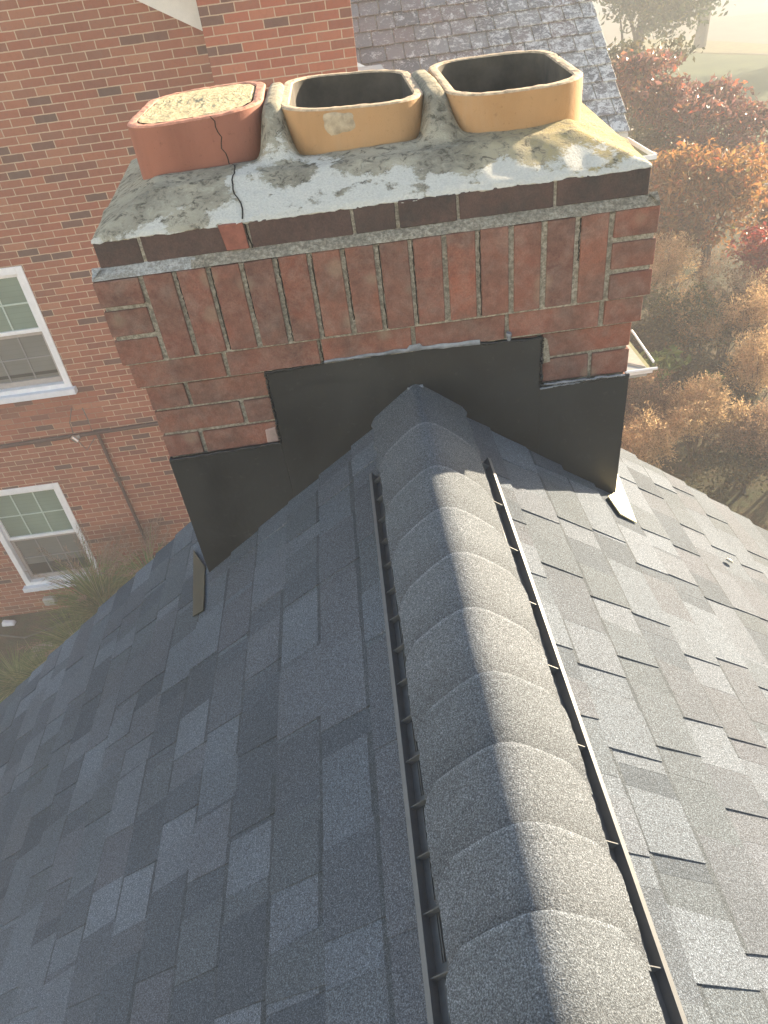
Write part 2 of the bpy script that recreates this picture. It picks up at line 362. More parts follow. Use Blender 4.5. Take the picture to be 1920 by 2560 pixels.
sheet('lawn', [(20.2, 42.6), (24.5, 36.5), (25.2, 38), (22.5, 45.5), (19, 52), (17.8, 47)], GZ + .006, plain('yellowed_verge', (.17, .145, .055), .95, .3, 3))
sheet('driveway', [(24, 36.2), (60, 33), (60, 46), (27.5, 55.5), (24, 66), (12, 72), (8, 60), (17.8, 47)], GZ + .002, plain('driveway_concrete', (.17, .15, .125), .9, .14, .7))
sheet('road', [(27.5, 55.5), (60, 46), (90, 90), (12, 110), (12, 72), (24, 66)], GZ + .003, plain('road_asphalt_pale', (.17, .178, .19), .9, .12, .8))
sheet('path', [(7.0, 20.8), (16, 18.6), (60, 14), (60, 17.5), (16, 22.8), (6, 24.2)], GZ + .008, plain('path_concrete', (.26, .25, .245), .9, .12, 2))

# ------------------------------------------------------------------ foreground house with the grey shingle roof
AX, AZ, PM = 0.053, -0.340, 0.79
CT = 1 / math.sqrt(1 + PM * PM); ST = PM * CT
def slope(side, s, y, h):       # s down the slope, h above it
    return (AX + side * (s * CT + h * ST), y, AZ - s * ST + h * CT)
house = empty('shingled_house', (AX, -1.5, GZ), 'house nearest to the viewer under a grey shingle roof with rounded ridge caps', 'house')
def hp(mb, name, mats, bevel=0, parent=None, label=None):
    o = mb.build(name, mats, None, bevel); par = parent or house; o.parent = par
    o.matrix_parent_inverse = Matrix.Translation(par.location).inverted() if par is house else Matrix()
    if label: o['label'] = label
    return o
RAKE, NEAR, SL = 0.372, -3.4, 3.35
def roof_side(side, seed):
    rnd = random.Random(seed); mb = MB()
    EXPO = .112; OFF = -.016 - EXPO; n = int((SL - OFF) / EXPO)
    def slab(s0, s1, ya, yb, h0, h1, th, ta=0, tb=0, mi=0):
        # top surface rises from h0 (upper edge) to h1 (butt); th thickness downward; ta,tb shift of the ends at the butt
        P = [(s0, ya, h0 - th), (s1, ya + ta, h1 - th), (s1, yb + tb, h1 - th), (s0, yb, h0 - th), (s0, ya, h0), (s1, ya + ta, h1), (s1, yb + tb, h1), (s0, yb, h0)]
        P = [slope(side, *q) for q in P]
        if side > 0: mb.hexa(P, mi)
        else: mb.hexa([P[i] for i in (3, 2, 1, 0, 7, 6, 5, 4)], mi)
    for i in range(n):
        s0 = OFF + i * EXPO - .004; s1 = OFF + (i + 1) * EXPO + rnd.uniform(-.001, .001)
        if s1 < .03: continue
        end = RAKE + rnd.uniform(-.006, .010)
        y = NEAR - rnd.uniform(0, .6)
        while y < end:                      # base layer lengths
            y2 = min(end, y + rnd.choice((.10, .13, .16, .19, .15)) * rnd.uniform(.85, 1.15))
            if end - y2 < .06: y2 = end
            slab(max(.004, s0 - .03), s1, y, y2 - .0004, -.004, .0052, .004)
            if s0 > .02 and rnd.random() < .75: slab(s0 - .02, s0 + .004 + rnd.uniform(.011, .019), y, y2 - .0004, -.0015, .0002, .003, mi=1)   # shade under the butt above, painted as a dark strip
            y = y2
        y = NEAR - rnd.uniform(0, .3)
        while y < end - .08:                # laminated tabs
            wd = rnd.choice((.08, .10, .12, .14, .16)) * rnd.uniform(.9, 1.1)
            gap = rnd.choice((.055, .08, .1, .13, .17)) * rnd.uniform(.85, 1.15)
            y2 = min(y + wd, end)
            if s0 > .02 and rnd.random() < .55: slab(s0 - .01, s0 + .004 + rnd.uniform(.009, .016), y, y2, .0018, .0034, .003, mi=1)  # same painted butt shade across the tabs
            slab(max(.005, s0 - .02), s1 + .0006, y, y2, .0004, .0070, .0038, rnd.uniform(.002, .010), -rnd.uniform(.002, .010) if y2 < end else 0)
            y = y2 + gap
    o = hp(mb, 'roof_slope', [M['shingle'], M['butt_shade']])
    return o
roof_side(-1, 11)['label'] = 'shaded blue-grey shingle slope'
roof_side(1, 23)['label'] = 'sunlit pale grey shingle slope'
mb = MB()                                   # roof deck and rake edge under the shingles
for sd_ in (-1, 1):
    P = [slope(sd_, 0.0, NEAR, -.008), slope(sd_, SL, NEAR, -.008), slope(sd_, SL, RAKE - .02, -.008), slope(sd_, 0.0, RAKE - .02, -.008)]
    Q = [(x, y, z - .12) for x, y, z in P]
    mb.hexa((Q + P) if sd_ > 0 else (Q[::-1] + P[::-1]))
hp(mb, 'roof_deck', M['board'])
mb = MB(); xe = SL * CT - .35; ze = AZ - (xe) * PM - .15     # gable walls and side walls below
for yy in (RAKE - .28, NEAR + .2):
    pts = [(AX - xe, ze), (AX + xe, ze), (AX, AZ - .15)]
    n = len(mb.v)
    mb.hexa([(AX - xe, yy, GZ), (AX + xe, yy, GZ), (AX + xe, yy + .1, GZ), (AX - xe, yy + .1, GZ), (AX - xe, yy, ze), (AX + xe, yy, ze), (AX + xe, yy + .1, ze), (AX - xe, yy + .1, ze)])
    a, b, c = (AX - xe, ze), (AX + xe, ze), (AX, AZ - .16)
    f = [(p[0], yy, p[1]) for p in (a, b, c)]; g = [(p[0], yy + .1, p[1]) for p in (a, b, c)]
    mb.face(f); mb.face(g[::-1])
for xx in (AX - xe, AX + xe - .1): mb.box(xx, xx + .1, NEAR + .3, RAKE - .28, GZ, ze - .02)
hp(mb, 'gable_wall', M['wall'])

rnd = random.Random(91)
for i, (sd_, xx, yy) in enumerate(((1, .86, -.055), (1, .78, -.53))):     # two bits of mortar / droppings on the sunlit slope
    mb = MB(); b0 = Vector(slope(sd_, (xx - AX) / CT, yy, .009)); rows = []
    for k in range(5):
        t_ = k / 4; rr = (.014 if i == 0 else .006) * math.cos(t_ * 1.45)
        rows.append([tuple(b0 + Vector((CT, 0, -ST)) * math.cos(a) * rr * (1 + .35 * rnd.uniform(-1, 1)) + Vector((0, 1, 0)) * math.sin(a) * rr * .6 * (1 + .35 * rnd.uniform(-1, 1)) + Vector((ST, 0, CT)) * (.007 if i == 0 else .003) * math.sin(t_ * 1.5)) for a in [2 * math.pi * q / 11 for q in range(11)]])
    mb.grid(rows, 0, True, True); mb.face(rows[-1])
    o = mb.build('mortar_crumb', plain('pale_crumb', (.50, .46, .38), .9, .3, 90))
    tag(o, ['larger pale crumb lying on the sunlit shingles, lower down the slope', 'tiny white fleck on the sunlit shingles right of the ridge vent'][i], 'debris')
# ridge vent ------------------------------------------------------------
VY0 = -.205
mb = MB()
for sd_ in (-1, 1):                          # channel floor and upright lip of the baffle
    b = MB()
    def qd(s0, s1, h0, h1, mi=0, y0=NEAR, y1=VY0):
        P = [slope(sd_, s0, y0, h0), slope(sd_, s1, y0, h0), slope(sd_, s1, y1, h0), slope(sd_, s0, y1, h0), slope(sd_, s0, y0, h1), slope(sd_, s1, y0, h1), slope(sd_, s1, y1, h1), slope(sd_, s0, y1, h1)]
        b.hexa(P if sd_ > 0 else [P[i] for i in (3, 2, 1, 0, 7, 6, 5, 4)], mi)
    s_out = (.1165 if sd_ > 0 else .1150) / CT; LW = .0075
    qd(s_out - .045, s_out - LW + .001, .004, .0085)               # floor
    qd(s_out - LW, s_out, .003, .0225, 1)               # lip
    b2 = b
    vb = hp(b2, 'vent_baffle', [M['vent'], M['ventlip']])
    y = VY0 - .03
    while y > NEAR:
        b = MB()
        qd(s_out - .045, s_out - LW - .0003, .0086, .0195, 1 if sd_ > 0 else 0, y - .0012, y)
        if sd_ < 0:
            for q in (.3, .62): qd(s_out - .026 + .010 * q, s_out - .0248 + .010 * q, .0080, .0105, 0, y - .052, y - .0005)
        o = b.build('louver_rib', [M['vent'], M['ventlip']]); o.parent = vb
        y -= (.1335 if sd_ > 0 else .0655)
# caps: far edge lies on the next one towards the chimney
def cap_z(d, r=.032): return -.302 - 1.02 * (math.sqrt(d * d + r * r) - r)
CXR = .0525
edges = [-.212, -.366, -.490, -.607, -.727, -.845, -.952, -1.052, -1.143, -1.24, -1.36, -1.48, -1.6, -1.72, -1.84, -1.96, -2.08, -2.2, -2.32, -2.44, -2.56, -2.68, -2.8, -2.92]
mb = MB(); rnd = random.Random(4); along = []
for i, yf in enumerate(edges):
    yn = (edges[i + 1] if i + 1 < len(edges) else yf - .12) - .03
    rows = []; nu, nv = 28, 22; along += [0.3] * (len(mb.v) - len(along))
    L = yf - yn; tw = rnd.uniform(-.003, .003); sk = rnd.uniform(-.004, .004)
    for j in range(nv + 1):
        tt = j / nv; y = yf - L * tt
        d_far = yf - y
        half = .103 - .022 * max(0, 1 - d_far / .030) ** 2.4 + rnd.uniform(-.0009, .0009)
        # high at the far edge, sagging to the covered near end
        vis = min(1, d_far / (L - .03))
        lift = .0026 - .0030 * vis - .0012 * max(0, (vis - .62) / .38) ** 1.6 - .006 * min(1, max(0, d_far - L + .03) / .02)
        row = []
        for k in range(nu + 1):
            d = (k / nu * 2 - 1) * half
            x = CXR + d + tw
            row.append((x, y + sk * d / .1 + .004 * (abs(d) / .098) ** 2 * -1, cap_z(d) + lift))
        along += [vis] * (nu + 1); rows.append(row)
    mb.grid(rows, 0, True)
    low = [[(x, y, z - .0032) for x, y, z in r] for r in rows]
    mb.grid([rows[0], low[0]], 0, False); mb.grid([low[0][::-1], low[-1][::-1]], 0, False)
    mb.grid([[r[0] for r in rows], [r[0] for r in low]], 0, False); mb.grid([[r[-1] for r in low], [r[-1] for r in rows]], 0, False)
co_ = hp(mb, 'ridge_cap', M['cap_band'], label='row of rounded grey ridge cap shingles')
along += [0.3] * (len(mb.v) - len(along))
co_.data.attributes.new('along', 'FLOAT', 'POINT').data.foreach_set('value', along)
# vent body under the caps
mb = MB(); rows = []
for y in (VY0 - .01, NEAR):
    rows.append([(AX - .094, y, AZ - PM * .094 + .004)] + [(CXR + d, y, cap_z(d) - .022) for d in [(-.088 + .176 * k / 16) for k in range(17)]] + [(AX + .094, y, AZ - PM * .094 + .004)])
mb.grid(rows, 0, False); hp(mb, 'vent_body', M['vent'])
# flat folded cap between vent and chimney
mb = MB(); rows = []
for j in range(9):
    y = .004 - .222 * j / 8; hw = .108 + .004 * math.sin(j * 2.1) - (.012 if j == 0 else 0)
    rows.append([(AX + d, y, AZ + .0165 - .80 * (math.sqrt(d * d + .00012) - .011)) for d in [(-1 + 2 * k / 24) * hw for k in range(25)]])
mb.grid(rows, 0, True); low = [[(x, y, z - .005) for x, y, z in r] for r in rows]
mb.grid([[r[-1] for r in low], [r[-1] for r in rows]], 0, False); mb.grid([[r[0] for r in rows], [r[0] for r in low]], 0, False); mb.grid([low[-1], rows[-1]], 0, False)
hp(mb, 'fold_cap', M['cap_shingle'])

# ------------------------------------------------------------------ the brick chimney
chim = empty('brick_chimney', (0, .35, -1.0), 'weathered red brick chimney with three clay flues straddling the shingle roof ridge', 'chimney')
def cp(mb, name, mats, bevel=0, label=None, parent=None, segs=1):
    o = mb.build(name, mats, None, bevel, None, segs); o.parent = parent or chim
    if not parent: o.matrix_parent_inverse = Matrix.Translation(chim.location).inverted()
    if label: o['label'] = label
    return o
P_, QW, S1, S2, STP, HS, CM, HT, H0 = .0667, .0941, .0093, .0131, .0194, .1793, .064, .0507, .0178
W0 = 7 * P_ + QW; W1 = W0 - S1; W2 = W0 - S1 - S2; WT = W0 - STP; YB = .72
bricks = MB(); dark = MB(); rnd = random.Random(77)
def jit(a): return rnd.uniform(-a, a)
def brick(mb, x0, x1, y0, y1, z0, z1):
    dy = jit(.0014); dz = jit(.0008); p = []
    for (x, y, z) in [(x0, y0, z0), (x1, y0, z0), (x1, y1, z0), (x0, y1, z0), (x0, y0, z1), (x1, y0, z1), (x1, y1, z1), (x0, y1, z1)]:
        p.append((x + jit(.0012), y + dy + jit(.0008), z + dz + jit(.0010)))
    mb.hexa(p)
def course(mb, wd, yf, z0, z1, joints, g=.0095, halves=0):
    """one ring: front row split at the given joint centres, returns along the sides, back row"""
    xs = [-wd] + list(joints) + [wd]
    for i in range(len(xs) - 1):
        brick(mb, xs[i] + (g / 2 if i else 0), xs[i + 1] - (g / 2 if i < len(xs) - 2 else 0), yf, yf + .092, z0, z1)
    for sx in (-1, 1):
        y = yf + .092 + g + (0 if halves else -.0)
        first = .11 if halves else .2
        while y < YB - .01:
            y2 = min(y + first, YB); first = .2
            if YB - y2 < .05: y2 = YB
            a, b = sorted((sx * wd, sx * (wd - .092)))
            brick(mb, a, b, y, y2 - (0 if y2 == YB else g), z0, z1); y = y2 + (0 if y2 == YB else 0)
    x = -wd + .11
    while x < wd - .1:
        x2 = min(x + .2, wd - .1); brick(mb, x, x2 - g, YB - .09, YB, z0, z1); x = x2
JT = 0.0055
yS = -S1 - S2
soldier_x = [(k - 7) * P_ for k in range(15)]
for k in range(14):
    brick(bricks, soldier_x[k] + JT, soldier_x[k + 1] - JT, yS, yS + .092, -HS + .001, 0)
qh = (HS - 2 * .010) / 3
for q in range(3):
    z1 = -q * (qh + .010); z0 = z1 - qh
    for sx in (-1, 1):
        a, b = sorted((sx * (7 * P_ + JT), sx * W0)); brick(bricks, a, b, yS, yS + .19, z0, z1)
        y = yS + .2
        while y < YB:
            y2 = min(y + .2, YB); a, b = sorted((sx * (W0 - .092), sx * W0)); brick(bricks, a, b, y, y2 - .0095, z0, z1); y = y2
    x = -W0 + .11
    while x < W0 - .1:
        x2 = min(x + .2, W0 - .1); brick(bricks, x, x2 - .0095, YB - .08, YB + .01, z0, z1); x = x2
za = -HS - .005
course(bricks, W1, -S2, za - CM + .008, za, [-.349, -.1438, .0571, .2601, .4646])
course(bricks, W2, 0, za - 2 * CM + .008, za - CM, [-.4506, -.25, -.05, .15, .335], halves=1)
course(bricks, W2, 0, za - 3 * CM + .008, za - 2 * CM, [-.3414, -.14, .06, .2552, .452])
course(bricks, W2, 0, za - 4 * CM + .008, za - 3 * CM, [-.4512, -.25, -.05, .15, .4506], halves=1)
for c_ in range(4, 13):
    course(bricks, W2, 0, za - (c_ + 1) * CM + .008, za - c_ * CM, [-.3414, -.14, .06, .2552, .452] if c_ % 2 == 0 else [-.4512, -.25, -.05, .15, .35], halves=c_ % 2)
yT = yS + STP
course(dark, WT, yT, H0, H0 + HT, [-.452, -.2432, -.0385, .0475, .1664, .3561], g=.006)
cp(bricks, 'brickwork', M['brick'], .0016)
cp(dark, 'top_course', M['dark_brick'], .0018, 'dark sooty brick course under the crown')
# broken red brick end beside the crack
mb = MB(); mb.hexa([(-.290, yT - .0025, H0 + .003), (-.247, yT - .0025, H0 + .002), (-.247, yT + .02, H0 + .002), (-.290, yT + .02, H0 + .003), (-.297, yT - .0025, H0 + HT + .0012), (-.249, yT - .0025, H0 + HT + .0012), (-.249, yT + .02, H0 + HT + .0012), (-.297, yT + .02, H0 + HT + .0012)])
cp(mb, 'brick_patch', plain('raw_red_brick', (.24, .088, .062), .9, .3, 40, bump=.6), .001)
# mortar: recessed cores per course zone, and the wash that slopes over the soldiers
core = MB(); ins = .0055
core.box(-W0 + ins, W0 - ins, yS + ins, YB - .003, -HS - .004, -.002)
core.box(-W1 + ins, W1 - ins, -S2 + ins, YB - .004, za - CM + .004, -HS - .0041)
core.box(-W2 + ins, W2 - ins, ins, YB - .005, -1.05, za - CM + .0041)
core.box(-WT + ins * .6, WT - ins * .6, yT + ins * .6, YB - .003, H0 - .004, H0 + HT - .002)
mb = MB(); rows = []; ny, nx = 9, 120
for j in range(ny):
    t_ = j / (ny - 1); row = []
    for i in range(nx + 1):
        x = -W0 + .001 + (2 * W0 - .002) * i / nx
        y = yS + .0005 + (yT + .004 - yS) * t_
        z = .0012 + (H0 + .001) * t_ ** .8 + .0022 * mnoise.noise((x * 40, y * 90, 1.3)) * min(1, t_ * 3 + .35)
        z -= .010 * max(0, mnoise.noise((x * 11, 5.1, .2)) - .35) * (1 - t_)
        row.append((x, y - .0015 * abs(mnoise.noise((x * 60, 0, 2))) * (1 - t_), z))
    rows.append(row)
mb.grid(rows, 0, True)
for i in range(nx):                                   # side washes
    pass
for sx in (-1, 1):
    rows = []
    for j in range(6):
        t_ = j / 5
        rows.append([(sx * (W0 - .0005 - (STP - .001) * t_), yS + (YB - yS) * i / 40, .0012 + H0 * t_ + .002 * mnoise.noise((i * .8, t_ * 5, sx))) for i in range(41)])
    mb.grid(rows, 0, True)
for f_i, f in enumerate(mb.f):
    xs = sum(mb.v[k][0] for k in f) / len(f)
    if xs < -.36 + .03 * mnoise.noise((mb.v[f[0]][1] * 60, xs * 30, 0)): mb.mi[f_i] = 1
cp(mb, 'mortar_wash', [M['mortar'], M['limewash']], label='rough mortar ledge over the upright bricks')

# a joint crack, other joints' shadow lines painted as dark ribbons, and the chimney's crack running on through the top course
mb = core; rnd = random.Random(12)
def cline(p, q, yf, n=14, wd=.0011):
    pr_ = None
    for k in range(n + 1):
        t_ = k / n; x = p[0] + (q[0] - p[0]) * t_ + rnd.uniform(-.0012, .0012); z = p[1] + (q[1] - p[1]) * t_; w_ = wd * rnd.uniform(.5, 1.3)
        if pr_: mb.face([(pr_[0] - pr_[2], yf, pr_[1]), (x - w_, yf, z), (x + w_, yf, z), (pr_[0] + pr_[2], yf, pr_[1])], 1)
        pr_ = (x, z, w_)
for k, z0 in ((1, -.10), (2, -.178), (3, -.12), (4, -.178), (5, -.178), (6, -.15), (7, -.178), (8, -.178), (10, -.178), (13, -.09)):
    cline(((k - 7) * P_ + .0042, -.004), ((k - 7) * P_ + .0042, z0), yS + ins - .0008, 22, .0013)
cline((-.2465, H0 + HT - .001), (-.2405, H0 + .001), yT + .0012, 8, .0016)
cline((-.1438, za - .004), (-.141, za - CM + .010), -S2 + ins - .001, 8, .0012)
cp(core, 'mortar_core', [M['mortar'], M['crack']])
# crown ------------------------------------------------------------------
EZ = H0 + HT
FLc, FRc, BRc, BLc = (-WT - .001, yT - .0005), (WT + .001, yT - .0005), (.604, .685), (-.604, .70)
def sstep(a, b, x):
    t_ = max(0, min(1, (x - a) / (b - a))); return t_ * t_ * (3 - 2 * t_)
def crown_z(x, y, u, v):
    e = min(u * 1.15, (1 - u) * 1.15, v * .70, (1 - v) * .70)
    z = EZ + .003 + .052 * min(1, max(0, e / .128)) ** .92 + .004 * mnoise.noise((x * 6, y * 6, 3)) * min(1, e * 12) + .0025 * mnoise.noise((x * 25, y * 25, 7)) * min(1, e * 20 + .3)
    if v > .2:
        g1 = math.exp(-((x + .176) / .034) ** 4) * sstep(.16, .29, y) * (1 - sstep(.64, .68, y))
        g2 = math.exp(-((x - .170) / .036) ** 4) * sstep(.14, .28, y) * (1 - sstep(.66, .70, y))
        z += g1 * .098 + g2 * .084
        z += .006 * math.exp(-((y - .19) / .03) ** 2)
    return z
mb = MB(); rows = []; NU, NV = 200, 110
for j in range(NV + 1):
    v = j / NV; row = []
    for i in range(NU + 1):
        u = i / NU
        x = (FLc[0] * (1 - u) + FRc[0] * u) * (1 - v) + (BLc[0] * (1 - u) + BRc[0] * u) * v
        y = (FLc[1] * (1 - u) + FRc[1] * u) * (1 - v) + (BLc[1] * (1 - u) + BRc[1] * u) * v
        z = crown_z(x, y, u, v)
        if j == 0: y += .005 * mnoise.noise((x * 30, 0, 1)) + .003 * mnoise.noise((x * 90, 0, 4)); z -= .004 + .004 * mnoise.noise((x * 22, 0, 9)) - .003 * mnoise.noise((x * 75, 0, 2))
        if j == 1: z -= .002 * mnoise.noise((x * 22, 0, 9))
        row.append((x, y, z))
    rows.append(row)
mb.grid(rows, 0, True)
edge = rows[0] + [r[-1] for r in rows[1:]] + rows[-1][-2::-1] + [r[0] for r in rows[-2:0:-1]]
mb.grid([[(x, y + (.004 if y < .0 else 0), EZ - .0035) for x, y, z in edge], edge], 0, False, True)
# the crack in the crown: a thin dark gap following the surface
pts = []
for k in range(15):
    t_ = k / 14; y = .195 - .198 * t_
    x = -.272 + .022 * t_ + .006 * math.sin(t_ * 9) + .004 * mnoise.noise((t_ * 7, 0, 0))
    v = (y - yT + .004) / (.69 - yT); wdt = WT + .06 * v; u = (x + wdt) / (2 * wdt)
    pts.append((x, y, crown_z(x, y, u, max(0, v)) + .0012))
for a, b in zip(pts, pts[1:]):
    mb.face([(a[0] - .0016, a[1], a[2]), (b[0] - .0016, b[1], b[2]), (b[0] + .0016, b[1], b[2]), (a[0] + .0016, a[1], a[2])], 1)
cp(mb, 'crown', [M['crown'], M['crack']], label='lichen-stained mortar crown with patches of white limewash')

# flues ---------------------------------------------------------------------
def rquad(c, rad, n=10):
    """rounded quad through 4 corners (ccw), corner radius rad; returns (x,y,(bilinear u,v)) points"""
    out = []
    for i in range(4):
        p = Vector(c[i][:2]); a = Vector(c[i - 1][:2]) - p; b = Vector(c[(i + 1) % 4][:2]) - p
        a.normalize(); b.normalize()
        for k in range(n + 1):
            t_ = k / n; q0 = p + a * rad; q1 = p + b * rad; ctrl = p + (a + b) * rad * .12
            out.append(((1 - t_) ** 2 * q0 + 2 * t_ * (1 - t_) * ctrl + t_ ** 2 * q1))
    return out
def rq_loop(c, rad, wall, zs):
    cx = sum(p[0] for p in c) / 4; cy = sum(p[1] for p in c) / 4
    def zof(p):  # rim height: bilinear by x only plus y
        xl, xr = min(q[0] for q in c), max(q[0] for q in c)
        u = (p[0] - xl) / (xr - xl); return zs[0] * (1 - u) + zs[1] * u
    # even out long sides
    o = rquad(c, rad); pts = []
    for i, p in enumerate(o):
        q = o[(i + 1) % len(o)]; L = (q - p).length; nseg = max(1, int(L / .012))
        for s_ in range(nseg): pts.append(p.lerp(q, s_ / nseg))
    n = len(pts); inn = []
    for i, p in enumerate(pts):
        d = (pts[(i + 2) % n] - pts[i - 2]); nn = Vector((-d.y, d.x)); nn.normalize(); inn.append(p + nn * wall)
    return pts, inn, zof
def flue(c, zs, mats, wall, plug, label, seed):
    out, inn, zof = rq_loop(c, .105, wall, zs); mb = MB()
    ch = .004
    def nz(p, k): return .0016 * mnoise.noise((p.x * 50, p.y * 50, seed + k)) + .0012 * mnoise.noise((p.x * 140, p.y * 140, seed))
    mid = [p.lerp(q, .5) for p, q in zip(out, inn)]
    def sh(a, b, t_): return [p.lerp(q, t_) for p, q in zip(a, b)]
    rows = [[(p.x, p.y, EZ - .01) for p in out], [(p.x, p.y, zof(p) - .03) for p in out], [(p.x, p.y, zof(p) - ch) for p in out]]
    mb.grid(rows, 0, True, True)
    r2 = [[(p.x, p.y, zof(p) - ch) for p in out]]
    for t_, dz in ((.10, -.0008), (.3, 0), (.6, 0), (.88, -.0006)): r2.append([(p.x, p.y, zof(p) + dz + nz(p, t_)) for p in sh(out, inn, t_)])
    r2.append([(p.x, p.y, zof(p) - ch) for p in inn]); mb.grid(r2, 1, False, True)
    bot = -.02 if plug else -.75
    mb.grid([[(p.x, p.y, zof(p) - ch) for p in inn], [(p.x, p.y, zof(p) - .06) for p in inn], [(p.x, p.y, bot) for p in inn]], 2, True, True)
    mb.face([(p.x, p.y, bot) for p in inn], 2)
    return mb, out, inn, zof
F1c = [(-.487, .205, 0), (-.192, .222, 0), (-.204, .668, 0), (-.492, .668, 0)]
F2c = [(-.163, .205, 0), (.147, .198, 0), (.153, .705, 0), (-.160, .725, 0)]
F3c = [(.187, .168, 0), (.478, .182, 0), (.522, .728, 0), (.203, .735, 0)]
mb, o1, i1, z1f = flue(F1c, (.217, .2235), None, .023, True, '', 1)
# crack running down its front
pts = []
for k in range(13):
    t_ = k / 12; z = .2205 - .122 * t_; x = -.297 + .027 * t_ + .0035 * math.sin(t_ * 8) + .003 * math.sin(t_ * 23)
    yy = None
    for p, q in zip(o1, o1[1:] + o1[:1]):
        if (p.x - x) * (q.x - x) <= 0 and p.y < .35: yy = p.y + (q.y - p.y) * ((x - p.x) / (q.x - p.x) if q.x != p.x else 0)
    pts.append((x, (yy or .21) - .0006, z))
for a, b in zip(pts, pts[1:]):
    mb.face([(a[0] - .0011, a[1], a[2]), (b[0] - .0011, b[1], b[2]), (b[0] + .0011, b[1], b[2]), (a[0] + .0011, a[1], a[2])], 3)
f1 = cp(mb, 'flue_liner', [M['clay_red'], M['rim_red'], M['soot'], M['crack']], label='red clay flue plugged with mortar and cracked down its front')
mb = MB(); cen = Vector((sum(p.x for p in i1) / len(i1), sum(p.y for p in i1) / len(i1)))
rows = []
for k in range(25):
    t_ = 1 - k / 26
    rows.append([(cen.x + (p.x - cen.x) * t_ * .985, cen.y + (p.y - cen.y) * t_ * .985, z1f(p) - .0008 + .0018 * mnoise.noise(((cen.x + (p.x - cen.x) * t_) * 70, (cen.y + (p.y - cen.y) * t_) * 70, 2)) + .001 * mnoise.noise(((cen.x + (p.x - cen.x) * t_) * 190, (cen.y + (p.y - cen.y) * t_) * 190, 2)) + .003 * (1 - t_) - .005 * (t_ > .99 and math.sin(p.x * 31 + p.y * 17) > .2)) for p in i1])
mb.grid(rows, 0, False, True); mb.face(rows[-1], 0)
cp(mb, 'mortar_plug', M['plug'], parent=f1)
mb, o2, i2, z2f = flue(F2c, (.2115, .2), None, .022, False, '', 2)
f2 = cp(mb, 'flue_liner', [M['clay_buff'], M['rim_buff'], M['soot']], label='middle buff clay flue with a mortar smear on its front')
mb = MB(); rows = []                                   # mortar smear on its front face
for rr in range(5):
    t_ = rr / 4; row = []
    for k in range(26):
        a = 2 * math.pi * k / 26; rad = (1 + .45 * mnoise.noise((math.cos(a) * 1.6, math.sin(a) * 1.6, 8))) * (1 - t_)
        x = -.041 + .040 * rad * (abs(math.cos(a)) ** .85) * (1 if math.cos(a) > 0 else -1); z = .179 + .021 * rad * (abs(math.sin(a)) ** .85) * (1 if math.sin(a) > 0 else -1)
        yy = .2025
        for p, q in zip(o2, o2[1:] + o2[:1]):
            if (p.x - x) * (q.x - x) <= 0 and p.y < .35 and q.x != p.x: yy = p.y + (q.y - p.y) * ((x - p.x) / (q.x - p.x))
        row.append((x, yy + .001 - .0035 * min(1, t_ * 3.5) + .0008 * mnoise.noise((x * 90, z * 90, 0)), z))
    rows.append(row)
mb.grid(rows, 0, True, True); cp(mb, 'mortar_smear', M['patch'], parent=f2)
mb, o3, i3, z3f = flue(F3c, (.2005, .1985), None, .022, False, '', 3)
cp(mb, 'flue_liner', [M['clay_buff'], M['rim_buff'], M['soot']], label='rightmost buff clay flue catching sun on its outer end')

# flashing -------------------------------------------------------------------
mb = MB(); FY = -.0065
outl = [(-.5375, -1.0), (.5425, -1.0), (.5425, -.3745), (.3385, -.3695), (.3385, -.2530), (.20, -.2462), (.053, -.2385), (-.14, -.2405), (-.272, -.2475), (-.273, -.4285), (-.5375, -.4365)]
n = len(outl)
# front sheet split into three rectangles-like polygons (all convex)
def plate(pts, y0, y1):
    f = [(x, y0, z) for x, z in pts]; g = [(x, y1, z) for x, z in pts]
    mb.face(f); mb.face(g[::-1])
    for i in range(len(pts)): j = (i + 1) % len(pts); mb.face([f[j], f[i], g[i], g[j]])
plate([(-.5375, -1.0), (-.273, -1.0), (-.273, -.4285), (-.5375, -.4365)], FY, .001)
plate([(-.273, -1.0), (.3385, -1.0), (.3385, -.2530), (.20, -.2462), (.053, -.2385), (-.14, -.2405), (-.272, -.2475)], FY - .0008, .001)
plate([(.3385, -1.0), (.5425, -1.0), (.5425, -.3745), (.3385, -.3695)], FY - .0016, .001)
for sx in (-1, 1):                                     # side flashing stepping along the chimney sides
    for q in range(3):
        y0 = FY + q * .15; x0, x1 = sorted((sx * .5375, sx * (.5375 + .003 + .0006 * q)))
        mb.box(x0, x1, y0, y0 + .17, -1.05, -.437 - q * .012 if sx < 0 else -.376 - q * .012)
fl = cp(mb, 'flashing', M['flash'], label='black painted stepped metal flashing')
# folded seam line and the tar bead along its edges
mb = MB(); rnd = random.Random(5)
def bead(a, b, r0, mi, n=40, wob=.003, yo=0):
    pts = []; rad = []
    for k in range(n + 1):
        t_ = k / n; x = a[0] + (b[0] - a[0]) * t_; z = a[1] + (b[1] - a[1]) * t_
        pts.append((x + rnd.uniform(-1, 1) * wob * .4, FY - .002 + yo + rnd.uniform(-.001, .001), z + wob * mnoise.noise((x * 35, z * 35, mi * 3.1)) + rnd.uniform(-1, 1) * wob * .25))
        rad.append(r0 * (1 + .55 * mnoise.noise((x * 70, z * 70, 1))))
    mb.tube(pts, rad, 7, mi)
bead((-.5375, -.4365), (-.273, -.4285), .0034, 0); bead((-.273, -.4285), (-.272, -.2475), .0034, 0); bead((-.272, -.2475), (-.14, -.2405), .0034, 0)
bead((-.14, -.2405), (.053, -.2385), .0036, 0); bead((.053, -.2385), (.20, -.2462), .0034, 0); bead((.20, -.2462), (.3385, -.253), .0034, 0)
